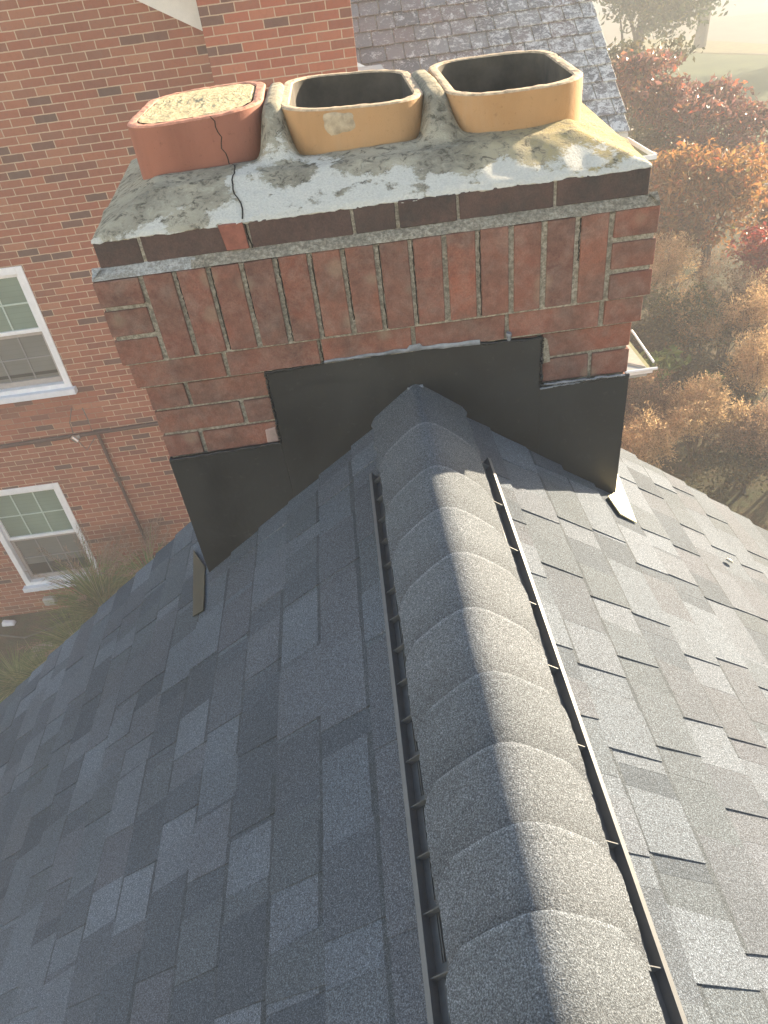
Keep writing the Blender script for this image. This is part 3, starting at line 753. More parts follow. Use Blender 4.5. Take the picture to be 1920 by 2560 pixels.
bead((.3385, -.253), (.3385, -.3695), .0034, 0); bead((.3385, -.3695), (.5425, -.3745), .0044, 0)
bead((.345, -.366), (.53, -.369), .0026, 1, 60, .004, -.003); bead((.335, -.376), (.44, -.373), .0022, 1, 40, .003, -.003)
bead((.034, -.332), (.07, -.329), .004, 1, 16, .003, -.004)
cp(mb, 'tar_bead', [M['blacktar'], M['sealant']], parent=fl)
def smear(name, pts_top, pts_bot, y, mat, parent):
    b = MB(); rows = []
    for t_ in (0, .35, .7, 1): rows.append([(a[0] + (c[0] - a[0]) * t_, y - .0025 * math.sin(t_ * math.pi) - .0006, a[1] + (c[1] - a[1]) * t_) for a, c in zip(pts_top, pts_bot)])
    b.grid(rows, 0, True); cp(b, name, mat, parent=parent)
xs = [-.14 + .34 * k / 60 for k in range(61)]
zt = [-.2335 + (.008 if .045 < x < .075 else 0) + .003 * mnoise.noise((x * 30, 0, 0)) + .0025 * math.sin((x + .14) / .34 * math.pi) for x in xs]
zb = [-.2395 + .0025 * mnoise.noise((x * 45, 3, 0)) - .006 * max(0, (x - .06)) / .14 for x in xs]
smear('sealant_smear', list(zip(xs, zt)), list(zip(xs, zb)), -S2 - .001, M['sealant'], fl)
xs = [.343 + .02 * k / 20 for k in range(21)]
mb = MB()
# smears beside the left step, pinkish brown over the mortar
bead((.262, -.240), (.262, -.225), .005, 1, 10, .004, -.012)
cp(mb, 'sealant_drip', [M['blacktar'], M['sealant']], parent=fl)
smear('sealant_smear', [(.3405, -.255), (.346, -.256), (.352, -.262)], [(.3405, -.318), (.349, -.318), (.36, -.316)], -.001, M['mortar'], fl)
mb = MB(); rnd = random.Random(9)
mb.hexa([(-.305, -.004, -.428), (-.276, -.004, -.427), (-.276, .004, -.427), (-.305, .004, -.428), (-.303, -.004, -.392), (-.278, -.004, -.388), (-.278, .004, -.388), (-.303, .004, -.392)])
cp(mb, 'putty_patch', plain('pinkish_putty', (.34, .24, .21), .6, .25, 40), .002, parent=fl)
# metal tabs at both lower corners of the flashing, lying on the shingles
def tabpiece(side, pts, mat, label):
    b = MB(); top = [slope(side, s, y, .0100) for i, (s, y) in enumerate(pts)]; bot = [slope(side, s, y, .0068) for s, y in pts]
    if side < 0: top = top[::-1]; bot = bot[::-1]
    b.face(top); b.face(bot[::-1])
    for i in range(len(pts)): j = (i + 1) % len(pts); b.face([bot[i], bot[j], top[j], top[i]])
    cp(b, 'corner_tab', mat, label=label, parent=fl)
def sr(x, side): return abs(x - AX) / CT
tabpiece(-1, [(sr(-.553, -1), .03), (sr(-.617, -1), .17), (sr(-.5665, -1), -.1412), (sr(-.531, -1), -.1534)], M['olive'], 'olive metal tab under the left flashing corner')
tabpiece(1, [(sr(.527, 1), -.018), (sr(.5024, 1), -.049), (sr(.512, 1), -.113), (sr(.5553, 1), -.1154), (sr(.5925, 1), .129)], M['cream'], 'cream metal tab sunlit beside the right flashing corner')

# ------------------------------------------------------------------ brick house behind
YW = 5.79
bh = empty('brick_house', (-3, YW, GZ), 'large red brick house behind with white windows, wall chimney and grey slate roof', 'house')
def bp(mb, name, mats, bevel=0, label=None, parent=None):
    o = mb.build(name, mats, None, bevel); o.parent = parent or bh
    if not parent: o.matrix_parent_inverse = Matrix.Translation(bh.location).inverted()
    if label: o['label'] = label
    return o
WIN = [(-4.29, -3.265, -2.975, -1.636), (-4.928, -3.903, -5.71, -4.165)]
def rake(x): return .09 - .56 * (x + 1.07) if x > -4.2 else .09 + .56 * 3.13 + .56 * (x + 4.2)
mb = MB()
xs = sorted({-9.5, -4.2, .2} | {q for w_ in WIN for q in w_[:2]})
def wallface(x0, x1, z0, z1a, z1b):
    mb.face([(x0, YW, z0), (x1, YW, z0), (x1, YW, z1b), (x0, YW, z1a)])
for x0, x1 in zip(xs, xs[1:]):
    xm = (x0 + x1) / 2; holes = sorted([(w_[2], w_[3]) for w_ in WIN if w_[0] < xm < w_[1]])
    z = GZ - .2
    for a, b in holes: wallface(x0, x1, z, a, a); z = b
    wallface(x0, x1, z, rake(x0), rake(x1))
for w_ in WIN:                                        # brick reveals
    x0, x1, z0, z1 = w_; D = .14
    mb.face([(x0, YW, z0), (x0, YW, z1), (x0, YW + D, z1), (x0, YW + D, z0)]); mb.face([(x1, YW, z0), (x1, YW + D, z0), (x1, YW + D, z1), (x1, YW, z1)])
    mb.face([(x0, YW, z1), (x1, YW, z1), (x1, YW + D, z1), (x0, YW + D, z1)]); mb.face([(x0, YW, z0), (x0, YW + D, z0), (x1, YW + D, z0), (x1, YW, z0)])
mb.face([(-9.5, YW + 5, GZ), (-9.5, YW, GZ), (-9.5, YW, rake(-9.5)), (-9.5, YW + 5, rake(-9.5))])
bp(mb, 'wall', M['wall'])
mb = MB(); mb.box(-1.0, .197, 5.52, YW + .5, GZ - .1, 2.6); bp(mb, 'wall_chimney', M['baywall'], .004, 'warmer brick wall chimney against the gable')
mb = MB()
def rk(x0, x1, d0, d1, y0, y1):
    mb.hexa([(x0, y0, rake(x0) + d0), (x1, y0, rake(x1) + d0), (x1, y1, rake(x1) + d0), (x0, y1, rake(x0) + d0), (x0, y0, rake(x0) + d1), (x1, y0, rake(x1) + d1), (x1, y1, rake(x1) + d1), (x0, y1, rake(x0) + d1)])
rk(-4.2, -1.0, -.04, .26, YW - .06, YW + .02); rk(-9.7, -4.201, -.04, .26, YW - .06, YW + .02)
bp(mb, 'rake_board', M['board'])
mb = MB(); rk(-4.2, -1.0, .2605, .33, YW - .25, YW + 5); rk(-9.9, -4.201, .2605, .33, YW - .25, YW + 5); bp(mb, 'gable_roof', M['darkroof'])
for wi, (x0, x1, z0, z1) in enumerate(WIN):
    win = MB(); F = YW - .012
    win.ring_prism((x0, x1, z0, z1), (x0 + .07, x1 - .07, z0 + .06, z1 - .075), F, YW + .10)
    wo = bp(win, 'window', M['white'], .004, 'upper white window with blinds' if wi == 0 else 'lower white window above the garden bed')
    s = MB(); s.box(x0 - .035, x1 + .035, YW - .075, YW + .02, z0 - .055, z0 + .012); s.hexa([(x0 + .07, YW - .0, z0 + .0125), (x1 - .07, YW - .0, z0 + .0125), (x1 - .07, YW + .07, z0 + .0125), (x0 + .07, YW + .07, z0 + .0125), (x0 + .07, YW - .0, z0 + .02), (x1 - .07, YW - .0, z0 + .02), (x1 - .07, YW + .07, z0 + .062), (x0 + .07, YW + .07, z0 + .062)])
    bp(s, 'sill', [M['sill']], .004, parent=wo)
    zm = (z0 + z1) / 2 + .0; ix0, ix1, iz0, iz1 = x0 + .07, x1 - .07, z0 + .06, z1 - .075
    up = MB(); up.ring_prism((ix0, ix1, zm - .02, iz1), (ix0 + .035, ix1 - .035, zm + .02, iz1 - .035), YW + .03, YW + .07)
    bp(up, 'sash', M['white'], .003, parent=wo)
    lo = MB(); lo.ring_prism((ix0, ix1, iz0, zm - .0205), (ix0 + .045, ix1 - .045, iz0 + .06, zm - .06), YW + .055, YW + .095)
    bp(lo, 'sash', M['sash'], .003, parent=wo)
    gl = MB(); gl.box(ix0 + .03, ix1 - .03, YW + .055, YW + .060, zm + .01, iz1 - .03); bp(gl, 'pane', M['pane_green'], parent=wo)
    gl = MB(); zq = iz0 + (.0 if wi == 0 else .17)
    gl.box(ix0 + .04, ix1 - .04, YW + .078, YW + .083, iz0 + .05, zm - .05, 0)
    g_o = bp(gl, 'pane', M['pane_grey'], parent=wo)
    if wi == 1:
        gl = MB(); gl.box(ix0 + .046, ix1 - .046, YW + .0745, YW + .0775, iz0 + .061, iz0 + .24); bp(gl, 'pane', M['pane_dark'], parent=wo)
    else:
        gl = MB(); gl.box(ix0 + .046, ix1 - .046, YW + .0745, YW + .0775, iz0 + .1, iz0 + .135); bp(gl, 'pane', M['pane_dark'], parent=wo)
    gm = MB()
    for (a0, a1, yb, mi) in ((zm + .02, iz1 - .035, YW + .046, 0), (iz0 + .06, zm - .06, YW + .068, 1)):
        xa, xb = ix0 + .035, ix1 - .035
        for q in (1, 2): xq = xa + (xb - xa) * q / 3; gm.box(xq - .008, xq + .008, yb, yb + .006, a0, a1, mi)
        zq = (a0 + a1) / 2; gm.box(xa, xb, yb - .0015, yb + .004, zq - .008, zq + .008, mi)
    bp(gm, 'grille', [M['muntin'], M['screen']], parent=wo)
# conduit
mb = MB(); mb.tube([(-6.5, YW - .03, -3.60), (-2.0, YW - .03, -3.535)], .024, 8); mb.tube([(-3.203, YW - .028, -3.57), (-3.165, YW - .028, -5.15), (-3.165, YW - .028, GZ)], .02, 8)
con = bp(mb, 'conduit', M['pipe'])
mb = MB(); mb.tube([(-3.47, YW - .09, -3.53), (-3.43, YW - .09, -3.60)], .026, 10); mb.box(-3.48, -3.40, YW - .06, YW - .005, -3.59, -3.54)
bp(mb, 'clamp', M['metal'], parent=con)
mb = MB()
mb.tube([(-3.45, YW - .06, -3.5), (-3.42, YW - .1, -3.35), (-3.36, YW - .04, -3.2)], .005, 5); mb.tube([(-3.24, YW - .05, -3.5), (-3.22, YW - .08, -3.35), (-3.25, YW - .03, -3.22)], .005, 5)
mb.tube([(-3.43, YW - .06, -3.62), (-3.36, YW - .1, -3.72), (-3.24, YW - .06, -3.6)], .005, 5)
bp(mb, 'loose_wire', M['vent'], parent=con)
mb = MB(); mb.box(-4.80, -4.64, YW - .07, YW + .005, -6.055, -5.93); bp(mb, 'outlet_cover', M['outlet'], .01)
# slate wing
sw = bh
EY, EZ2, SM = 6.0, -1.235, .676
mb = MB(); rnd = random.Random(31); cs = 1 / math.sqrt(1 + SM * SM); sn = SM * cs; XR = 2.74
nrow = 30; ex = .212
for r in range(nrow):
    d0 = r * ex; d1 = d0 + ex * 1.35; x = XR + rnd.uniform(-.004, .012)
    first = True
    while x > -1.2:
        wd = rnd.uniform(.17, .27)
        if first and r % 2: wd *= .6
        first = False
        x2 = x - wd; dz = rnd.uniform(0, .004); sag = rnd.uniform(-.004, .004); e0 = d0 + rnd.uniform(-.006, .006)
        def sp(x_, d, h): return (x_, EY + d * cs - h * sn, EZ2 + d * sn + h * cs)
        hb, ht = .024 + dz, .002
        mb.hexa([sp(x2 + .005, e0 + sag, hb - .012), sp(x - .005, e0 - sag, hb - .012), sp(x - .005, d1, ht - .012), sp(x2 + .005, d1, ht - .012), sp(x2 + .005, e0 + sag, hb), sp(x - .005, e0 - sag, hb), sp(x - .005, d1, ht), sp(x2 + .005, d1, ht)])
        x = x2
so_ = bp(mb, 'slate_roof', M['slate'], .0025)
mb = MB(); h_ = -.012
mb.hexa([(-1.3, EY, EZ2 - .15), (XR - .02, EY, EZ2 - .15), (XR - .02, EY + 5.4, EZ2 + 5.4 * SM - .15), (-1.3, EY + 5.4, EZ2 + 5.4 * SM - .15), (-1.3, EY, EZ2 + h_), (XR - .02, EY, EZ2 + h_), (XR - .02, EY + 5.4, EZ2 + 5.4 * SM + h_), (-1.3, EY + 5.4, EZ2 + 5.4 * SM + h_)])
bp(mb, 'roof_deck', M['board'])
mb = MB(); mb.face([(.19, 5.9, -.42), (.66, 5.88, -.72), (.50, 6.35, -.955 + .02 + .25 + .13), (.19, 6.5, -.40)])
mb.box(.197, .42, 5.60, 5.95, -.60, -.40)
bp(mb, 'valley_flashing', M['bluemetal'], 0)
mb = MB(); mb.box(-1.2, 2.68, 6.35, 6.5, GZ - .1, EZ2 + .1); mb.box(2.55, 2.68, 6.5, 11, GZ - .1, EZ2 - .02); bp(mb, 'wing_wall', M['wall'])
# gutter: trough along the eave with a return at the corner
def trough(x0, x1, y0, y1, zt, dp, name):
    b = MB(); t_ = .012
    b.box(x0, x1, y0, y1, zt - dp, zt - dp + t_, 1)
    b.box(x0, x1, y0, y0 + t_, zt - dp + t_ + .0001, zt, 0); b.box(x0, x1, y1 - t_, y1, zt - dp + t_ + .0001, zt, 0)
    b.box(x0, x0 + t_, y0 + t_ + .0001, y1 - t_ - .0001, zt - dp + t_ + .0001, zt, 0); b.box(x1 - t_, x1, y0 + t_ + .0001, y1 - t_ - .0001, zt - dp + t_ + .0001, zt, 0)
    return bp(b, name, [M['white'], M['gutin']])
trough(-.5, 2.755, 5.905, 6.02, -1.45, .055, 'gutter'); trough(2.756, 3.0, 5.93, 6.97, -1.45, .055, 'gutter')
# small lower porch roof with white metal edge
pr = empty('porch', (2.0, 5.6, GZ), 'small flat grey porch roof with white metal edge beside the chimney', 'porch')
def pp(mb, name, mats, bevel=0):
    o = mb.build(name, mats, None, bevel); o.parent = pr; o.matrix_parent_inverse = Matrix.Translation(pr.location).inverted(); return o
pz = -3.2557
mb = MB(); mb.box(.6, 2.80, 5.04, 6.34, pz - .10, pz - .02); pp(mb, 'roof', M['darkroof'])
mb = MB(); mb.hexa([(2.60, 5.20, pz - .019), (2.79, 5.06, pz - .019), (2.79, 6.2, pz - .019), (2.60, 6.2, pz - .019), (2.62, 5.22, pz - .004), (2.785, 5.08, pz - .004), (2.785, 6.18, pz + .012), (2.62, 6.18, pz + .012)]); pp(mb, 'panel', M['tanpanel'])
mb = MB(); mb.tube([(.6, 4.985, pz), (2.88, 4.995, pz)], .016, 8); mb.box(.6, 2.84, 5.005, 5.035, pz - .05, pz - .015); pp(mb, 'edge_trim', M['white'])
mb = MB(); mb.tube([(2.893, 5.13, pz), (2.935, 5.9, pz)], .012, 8); mb.box(2.805, 2.87, 5.08, 6.3, pz - .085, pz - .06, 1); pp(mb, 'edge_trim', [M['white'], M['gutin']])
for px_ in (.7, 2.2):
    mb = MB(); mb.box(px_ - .05, px_ + .05, 5.30, 5.40, GZ, pz - .101); pp(mb, 'post', M['white'], .006)

# ------------------------------------------------------------------ plants
def leaf_quad(mb, c, n, size, rnd, mi=0):
    a = n.cross(Vector((rnd.uniform(-1, 1), rnd.uniform(-1, 1), rnd.uniform(-1, 1))))
    if a.length < .1: a = Vector((1, 0, 0))
    a.normalize(); b = n.cross(a); L = size * rnd.uniform(.7, 1.35); W_ = L * rnd.uniform(.42, .6)
    mb.face([c - a * L * .5, c + b * W_ * .5 + n * L * .06, c + a * L * .55 - n * L * .12, c - b * W_ * .5 + n * L * .06], mi)
def blob_pts(blobs, rnd, n, shell=.55):
    tot = sum(b[3] * b[4] * b[5] for b in blobs) ; out = []
    for (x, y, z, rx, ry, rz) in blobs:
        k = int(n * rx * ry * rz / tot)
        for _ in range(k):
            d = Vector((rnd.gauss(0, 1), rnd.gauss(0, 1), rnd.gauss(0, 1))).normalized(); r = (rnd.uniform(shell ** 3, 1)) ** (1 / 3)
            out.append((Vector((x + d.x * rx * r, y + d.y * ry * r, z + d.z * rz * r)), d))
    return out
def limbs(mb, base, top, r0, blobs, rnd, twigs=10):
    base, top = Vector(base), Vector(top)
    mid = [base.lerp(top, t_) + Vector((rnd.uniform(-1, 1), rnd.uniform(-1, 1), 0)) * .05 * (top - base).length * math.sin(t_ * 3.1) for t_ in (0, .25, .5, .75, 1)]
    mb.tube(mid, [r0 * 1.25, r0, r0 * .8, r0 * .6, r0 * .35], 8)
    for _ in range(twigs):
        s_ = mid[rnd.choice((1, 2, 2, 3, 3, 4))]; bb = rnd.choice(blobs)
        e = Vector((bb[0] + rnd.uniform(-.8, .8) * bb[3], bb[1] + rnd.uniform(-.8, .8) * bb[4], bb[2] + rnd.uniform(-.6, .9) * bb[5]))
        m_ = s_.lerp(e, .5) + Vector((0, 0, .1 * (e - s_).length))
        mb.tube([s_, m_, e], [r0 * .38, r0 * .22, r0 * .07], 5)
def tree(name, label, cat, base, blobs, n, leaf, mat, r0, seed, group=None, clump=9, spread=.16, twigs=12, stem='trunk', crown='crown', top=None):
    rnd = random.Random(seed); root = empty(name, base, label, cat, group); inv = Matrix.Translation(root.location).inverted()
    mb = MB()
    for c, d in blob_pts(blobs, rnd, n // clump):
        if mnoise.noise((c.x * 2.3 + seed, c.y * 2.3, c.z * 3.0)) < -.14: continue      # gaps through the crown
        for _ in range(clump):
            q = c + Vector((rnd.gauss(0, 1), rnd.gauss(0, 1), rnd.gauss(0, .42))) * spread * 1.15
            nn = (d * .5 + Vector((rnd.gauss(0, 1), rnd.gauss(0, 1), rnd.gauss(.5, 1)))).normalized()
            leaf_quad(mb, q, nn, leaf, rnd)
    o = mb.build(crown, mat); o.parent = root; o.matrix_parent_inverse = inv
    mb = MB(); t_ = top or (sum(b[0] for b in blobs) / len(blobs), sum(b[1] for b in blobs) / len(blobs), sum(b[2] for b in blobs) / len(blobs))
    limbs(mb, base, t_, r0, blobs, rnd, twigs)
    o = mb.build(stem, M['bark']); o.parent = root; o.matrix_parent_inverse = inv
    return root
def blobs_around(c, r, n, seed, sub=.55):
    rnd = random.Random(seed); out = []
    for _ in range(int(n * 1.9)):
        d = Vector((rnd.gauss(0, 1), rnd.gauss(0, 1), rnd.gauss(0, 1))).normalized() * rnd.uniform(.3, 1.08)
        s_ = rnd.uniform(.45, 1.25) * sub * .62
        out.append((c[0] + d.x * r[0], c[1] + d.y * r[1], c[2] + d.z * r[2], r[0] * s_, r[1] * s_, r[2] * s_))
    return out
# big roadside tree and the dark green tree
tree('shade_tree', 'tall roadside tree with bare dark trunk standing on the shaded lawn', 'tree', (20.75, 44.8, GZ), blobs_around((22.5, 45, .6), (5.5, 5, 1.5), 14, 3), 6000, .30, M['leaf_dark'], .30, 3, spread=.5, twigs=16, top=(21.0, 44.7, 1.2))
tree('green_tree', 'dense dark green tree beyond the slate roof edge', 'tree', (11.2, 31, GZ), blobs_around((11.3, 29.5, -1.7), (2.9, 2.6, 2.0), 14, 5) + blobs_around((14.3, 31, -.9), (1.6, 1.6, 1.0), 5, 8), 20000, .19, M['leaf_dark'], .2, 5, spread=.28)
tree('shade_tree', 'leafy tree past the right edge of the view, shading the lawn and driveway', 'tree', (29.5, 42.5, GZ), blobs_around((29, 42, -1.6), (2.6, 2.6, 1.7), 12, 19), 5000, .34, M['leaf_dark'], .2, 19, spread=.5)
tree('dogwood_tree', 'reddish purple dogwood tree with glinting leaves before the lawn', 'tree', (8.0, 16.6, GZ), blobs_around((6.45, 15.2, -2.3), (.85, .9, .65), 9, 7) + blobs_around((7.5, 15.2, -3.0), (1.1, 1, .55), 9, 9) + blobs_around((8.8, 15.3, -3.5), (.8, .8, .45), 6, 10), 11000, .12, M['leaf_purple'], .07, 7, spread=.14)
tree('olive_tree', 'olive brown small tree close behind the white gutter corner', 'tree', (8.3, 19.6, GZ), blobs_around((7.55, 18.2, -3.4), (1.0, 1.0, 1.15), 12, 11), 11000, .125, M['leaf_olive'], .07, 11, spread=.16)
tree('orange_tree', 'orange leaved small tree between the path and the red shrub', 'tree', (7.2, 12.8, GZ), blobs_around((6.75, 12.0, -3.8), (1.25, 1.0, 1.0), 15, 13), 11500, .11, M['leaf_orange'], .05, 13, spread=.13)
tree('orange_tree', 'smaller thin orange tree touching the right brick corner of the chimney', 'tree', (5.9, 12.7, GZ), blobs_around((5.75, 12.2, -4.35), (.75, .7, .62), 9, 15), 8000, .095, M['leaf_orange'], .035, 15, spread=.12)
tree('dogwood_tree', 'lower purple red dogwood tree in front, mixed with olive leaves', 'tree', (8.0, 14.4, GZ), blobs_around((7.6, 14.0, -3.75), (1.5, 1.0, .6), 14, 71), 9000, .105, M['leaf_purple'], .05, 71, spread=.13)
tree('olive_tree', 'olive brown tree filling the gap behind the orange tree', 'tree', (6.6, 15.4, GZ), blobs_around((6.6, 15.0, -4.0), (1.1, 1.0, .9), 12, 72), 9000, .10, M['leaf_olive'], .05, 72, spread=.14)
tree('orange_tree', 'orange tree beside the deep red shrub at the right edge', 'tree', (8.2, 11.9, GZ), blobs_around((8.0, 11.6, -4.5), (.9, .8, .8), 12, 73), 8000, .10, M['leaf_orange'], .04, 73, spread=.13)
tree('red_shrub', 'deep red twiggy shrub at the right edge over tan plumes', 'shrub', (7.2, 10.2, GZ), blobs_around((6.95, 10.0, -4.35), (.62, .6, .75), 10, 17), 10000, .085, M['leaf_red'], .03, 17, spread=.1, stem='stem', crown='foliage')
def plume_shrub(name, label, base, blobs, n, mat, seed, size=.035, group='dry plumed shrubs below the trees'):
    rnd = random.Random(seed); root = empty(name, base, label, 'shrub', group); inv = Matrix.Translation(root.location).inverted()
    mb = MB()
    for c, d in blob_pts(blobs, rnd, n // 26, .3):
        ax = (d + Vector((rnd.gauss(0, .5), rnd.gauss(0, .5), rnd.gauss(.7, .4)))).normalized(); ln = rnd.uniform(.10, .24)
        for _ in range(26):
            t_ = rnd.random(); wd = .055 * (1 - t_ * .7)
            q = c + ax * ln * t_ + Vector((rnd.gauss(0, 1), rnd.gauss(0, 1), rnd.gauss(0, 1))) * wd
            dr = (ax + Vector((rnd.gauss(0, .6), rnd.gauss(0, .6), rnd.gauss(0, .6)))).normalized(); sd = dr.cross(Vector((rnd.gauss(0, 1), rnd.gauss(0, 1), rnd.gauss(0, 1)))).normalized()
            L = size * rnd.uniform(.6, 1.5)
            mb.face([q - sd * L * .18, q + sd * L * .18, q + dr * L], 0)
    o = mb.build('foliage', mat); o.parent = root; o.matrix_parent_inverse = inv
    mb = MB()
    for _ in range(16):
        bb = rnd.choice(blobs); b0 = Vector(base) + Vector((rnd.uniform(-.15, .15), rnd.uniform(-.15, .15), 0))
        e = Vector((bb[0] + rnd.uniform(-.9, .9) * bb[3], bb[1] + rnd.uniform(-.9, .9) * bb[4], bb[2] + rnd.uniform(0, 1.1) * bb[5]))
        mb.tube([b0, b0.lerp(e, .5) + Vector((rnd.uniform(-.1, .1), rnd.uniform(-.1, .1), .12)), e], [.014, .009, .003], 5)
    o = mb.build('stem', M['twig']); o.parent = root; o.matrix_parent_inverse = inv
    return root
PS = [((5.3, 10.6, -4.55), (.50, .5, .40), 'plume', 'tan plumed shrub just under the thin orange tree', 5200, 21),
      ((6.0, 9.6, -4.85), (.50, .5, .45), 'plume_brown', 'dusky brown plumed shrub in the middle of the tangle', 5200, 22),
      ((6.25, 8.9, -4.6), (.45, .45, .38), 'plume', 'tan plumed shrub below the deep red shrub', 4600, 23),
      ((5.3, 9.4, -4.95), (.45, .5, .40), 'plume', 'tan plumed shrub right of the green bush', 4600, 24),
      ((4.0, 7.6, -5.25), (.55, .5, .42), 'plume_brown', 'purplish brown plumed shrub beside the black flashing edge', 6200, 25),
      ((4.55, 7.1, -5.35), (.45, .45, .38), 'plume', 'brightest tan plumed shrub in the sun above the roof edge', 6200, 26),
      ((5.7, 8.0, -5.1), (.5, .5, .42), 'plume', 'broad tan plumed shrub near the right edge, mid height', 5600, 27),
      ((5.25, 6.7, -5.55), (.55, .5, .42), 'plume_brown', 'brown plumed shrub lowest along the sunlit roof edge', 6200, 28),
      ((3.75, 6.9, -5.5), (.35, .4, .35), 'plume', 'small tan plumed shrub tucked behind the flashing corner', 3600, 29),
      ((5.9, 6.5, -5.5), (.4, .4, .4), 'plume', 'tan plumed shrub at the far right over the shingles', 4200, 30)]
for c, r, mt, lb, n_, sd_ in PS:
    plume_shrub('plumed_shrub', lb, (c[0], c[1], GZ), blobs_around(c, (r[0] * 1.2, r[1] * 1.2, r[2] * 1.2), 11, sd_, .46), n_ * 3, M[mt], sd_)
tree('green_bush', 'mossy green leafy bush right of the porch roof', 'shrub', (5.15, 9.9, GZ), blobs_around((5.0, 9.4, -5.0), (.85, .7, .6), 12, 41), 12000, .06, M['leaf_moss'], .02, 41, spread=.09, stem='stem', crown='foliage')
tree('hosta_plant', 'bright green broad leaved plant beside the porch corner', 'plant', (4.25, 8.3, GZ), blobs_around((4.2, 8.1, -5.05), (.36, .34, .22), 7, 43), 420, .15, M['leaf_green'], .015, 43, clump=4, spread=.08, twigs=6, stem='stem', crown='foliage')
tree('hosta_plant', 'small bright green plant among the tan plumes', 'plant', (5.0, 7.9, GZ), blobs_around((4.95, 7.7, -5.2), (.16, .16, .13), 4, 44), 160, .08, M['leaf_green'], .01, 44, clump=4, spread=.05, twigs=4, stem='stem', crown='foliage')
for i, (c, r, n_) in enumerate((((6.5, 9.4, -5.0), (.7, .6, .55), 8000), ((5.05, 8.1, -5.35), (.7, .6, .45), 9000), ((4.4, 9.2, -5.5), (.6, .6, .45), 6000), ((5.0, 6.3, -5.75), (.8, .5, .32), 6000))):
    tree('dark_shrub', ['dark leafy shrub under the deep red shrub', 'dark leafy shrub in the shade between the plumes', 'dark leafy shrub behind the porch roof corner', 'dark low shrub close to the roof edge'][i], 'shrub', (c[0], c[1], GZ), blobs_around(c, r, 9, 50 + i), n_, .06, M['leaf_olive'], .02, 50 + i, spread=.1, stem='stem', crown='foliage')
# ornamental grass at the brick wall
def grass_clump(name, label, base, n, h, spread, plumes, seed, lean=(0, 0)):
    rnd = random.Random(seed); root = empty(name, base, label, 'grass clump'); inv = Matrix.Translation(root.location).inverted(); B = Vector(base)
    mb = MB(); pl = MB()
    def arc(hh, out, a):
        d = Vector((math.cos(a), math.sin(a), 0)); return [B + d * .06 * rnd.random() + d * out * t_ ** 2 + Vector((lean[0] * t_, lean[1] * t_, hh * (t_ - .28 * t_ ** 3))) for t_ in (0, .25, .5, .75, 1)]
    for _ in range(n):
        a = rnd.uniform(0, 6.283); pts = arc(h * rnd.uniform(.55, 1), spread * rnd.uniform(.2, 1), a); wd = rnd.uniform(.008, .017); sd = Vector((-math.sin(a), math.cos(a), .2)).normalized()
        mb.grid([[p - sd * wd * (1 - i / 4.3), p + sd * wd * (1 - i / 4.3)] for i, p in enumerate(pts)], 0, True)
    for _ in range(plumes):
        a = rnd.uniform(0, 6.283); pts = arc(h * rnd.uniform(1.05, 1.35), spread * rnd.uniform(.1, .6), a)
        mb.tube(pts, .004, 4)
        ax = (pts[-1] - pts[-2]).normalized()
        for _ in range(70):
            t_ = rnd.random(); q = pts[-1] + ax * (t_ * .30 - .08) + Vector((rnd.gauss(0, 1), rnd.gauss(0, 1), rnd.gauss(0, 1))) * .016
            dr = (ax + Vector((rnd.gauss(0, .4), rnd.gauss(0, .4), rnd.gauss(0, .4)))).normalized(); sd = dr.cross(Vector((rnd.random(), rnd.random(), rnd.random()))).normalized(); L = rnd.uniform(.04, .09)
            pl.face([q - sd * .003, q + sd * .003, q + dr * L])
    o = mb.build('blades', M['blade']); o.parent = root; o.matrix_parent_inverse = inv
    o = pl.build('plume', M['tuft']); o.parent = root; o.matrix_parent_inverse = inv
grass_clump('ornamental_grass', 'tall plumed ornamental grass against the brick wall under the lower window', (-3.75, 5.2, GZ), 1100, 1.35, .80, 34, 61)
grass_clump('ornamental_grass', 'plumed ornamental grass rising over the shingle edge near the brown pipe', (-3.1, 5.35, GZ), 800, 1.35, .6, 26, 62)
grass_clump('ornamental_grass', 'low drooping grass tuft beside the coiled hose', (-4.0, 4.75, GZ), 900, .8, .7, 4, 63)
grass_clump('ornamental_grass', 'bright green grass clump on the ground nearest the left edge of the view', (-4.75, 4.45, GZ), 900, .4, .55, 0, 66)
grass_clump('ornamental_grass', 'broad green grass clump spilling over the roof edge beside the flagstone', (-4.3, 4.35, GZ), 800, .55, .7, 0, 65)
grass_clump('ornamental_grass', 'sparse grass tuft at the lower left ground corner', (-5.0, 4.1, GZ), 700, .32, .75, 0, 64)
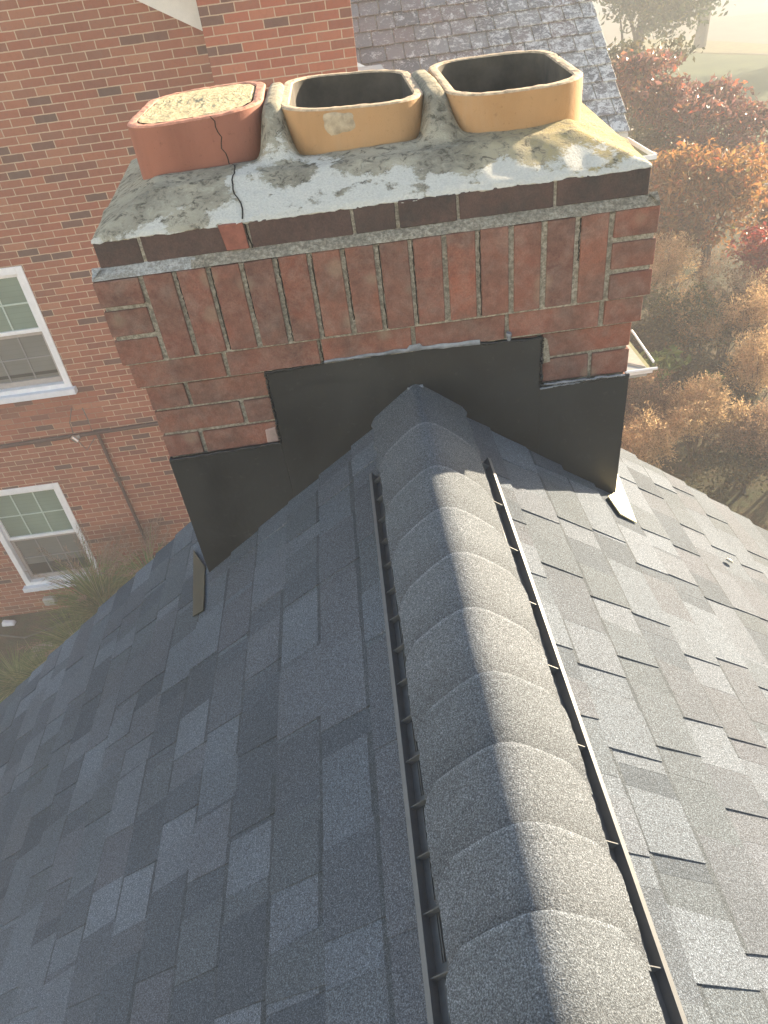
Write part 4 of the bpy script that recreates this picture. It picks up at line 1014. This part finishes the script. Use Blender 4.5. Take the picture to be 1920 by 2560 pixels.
# things lying on the bed at the wall
mb = MB(); rnd = random.Random(70); rows = []
o_ = [(-.20, -.16), (.02, -.22), (.20, -.14), (.24, .08), (.10, .20), (-.06, .16), (-.20, .10)]
mb.face([(x, y, .05 + .01 * math.sin(i)) for i, (x, y) in enumerate(o_)])
for i in range(len(o_)): j = (i + 1) % len(o_); mb.face([(o_[i][0], o_[i][1], -.02), (o_[j][0], o_[j][1], -.02), (o_[j][0], o_[j][1], .05 + .01 * math.sin(j)), (o_[i][0], o_[i][1], .05 + .01 * math.sin(i))])
st = mb.build('flagstone', plain('beige_flagstone', (.30, .27, .21), .9, .35, 9, bump=.6), None, .006, (-4.62, 5.0, GZ)); tag(st, 'beige ragged flagstone lying on dark soil by the shingle edge', 'stone')
mb = MB()
for q, (cx, cy, rr) in enumerate(((-4.35, 5.35, .30), (-4.25, 5.28, .24))):
    mb.tube([(cx + rr * math.cos(a), cy + rr * .8 * math.sin(a), GZ + .05 + .10 * q + .06 * math.sin(2 * a)) for a in [2 * math.pi * k / 24 for k in range(23)]], .012, 6)
mb.tube([(-4.6, 5.4, GZ + .06), (-5.0, 5.3, GZ + .03), (-5.5, 5.45, GZ + .03)], .012, 6)
tag(mb.build('garden_hose', plain('dark_hose', (.09, .085, .07), .6, .2, 20)), 'dark garden hose looped on the soil below the brick wall', 'hose')
mb = MB(); mb.hexa([(-.09, -.04, 0), (.09, -.05, 0), (.10, .04, 0), (-.09, .05, 0), (-.07, -.03, .07), (.08, -.035, .045), (.08, .03, .05), (-.07, .035, .075)])
wp = mb.build('white_pipe_end', M['white'], None, .012, (-5.32, 5.62, GZ)); tag(wp, 'short white pipe end on the ground at the foot of the wall', 'pipe end')

# ------------------------------------------------------------------ haze volume added in place of lens glare
if GLARE_HAZE > 0:
    t = bpy.data.materials.new('glare_haze'); t.use_nodes = True; nt = t.node_tree; nt.nodes.clear()
    out = nt.nodes.new('ShaderNodeOutputMaterial'); pv = nt.nodes.new('ShaderNodeVolumePrincipled')
    pv.inputs['Color'].default_value = (.97, .94, .88, 1); pv.inputs['Density'].default_value = GLARE_HAZE; pv.inputs['Anisotropy'].default_value = -.42
    nt.links.new(pv.outputs[0], out.inputs['Volume'])
    mb = MB(); mb.box(-410, 410, -410, 410, GZ - 1.0, 3.2); o = mb.build('haze', t); o['kind'] = 'stuff'; o.visible_shadow = True
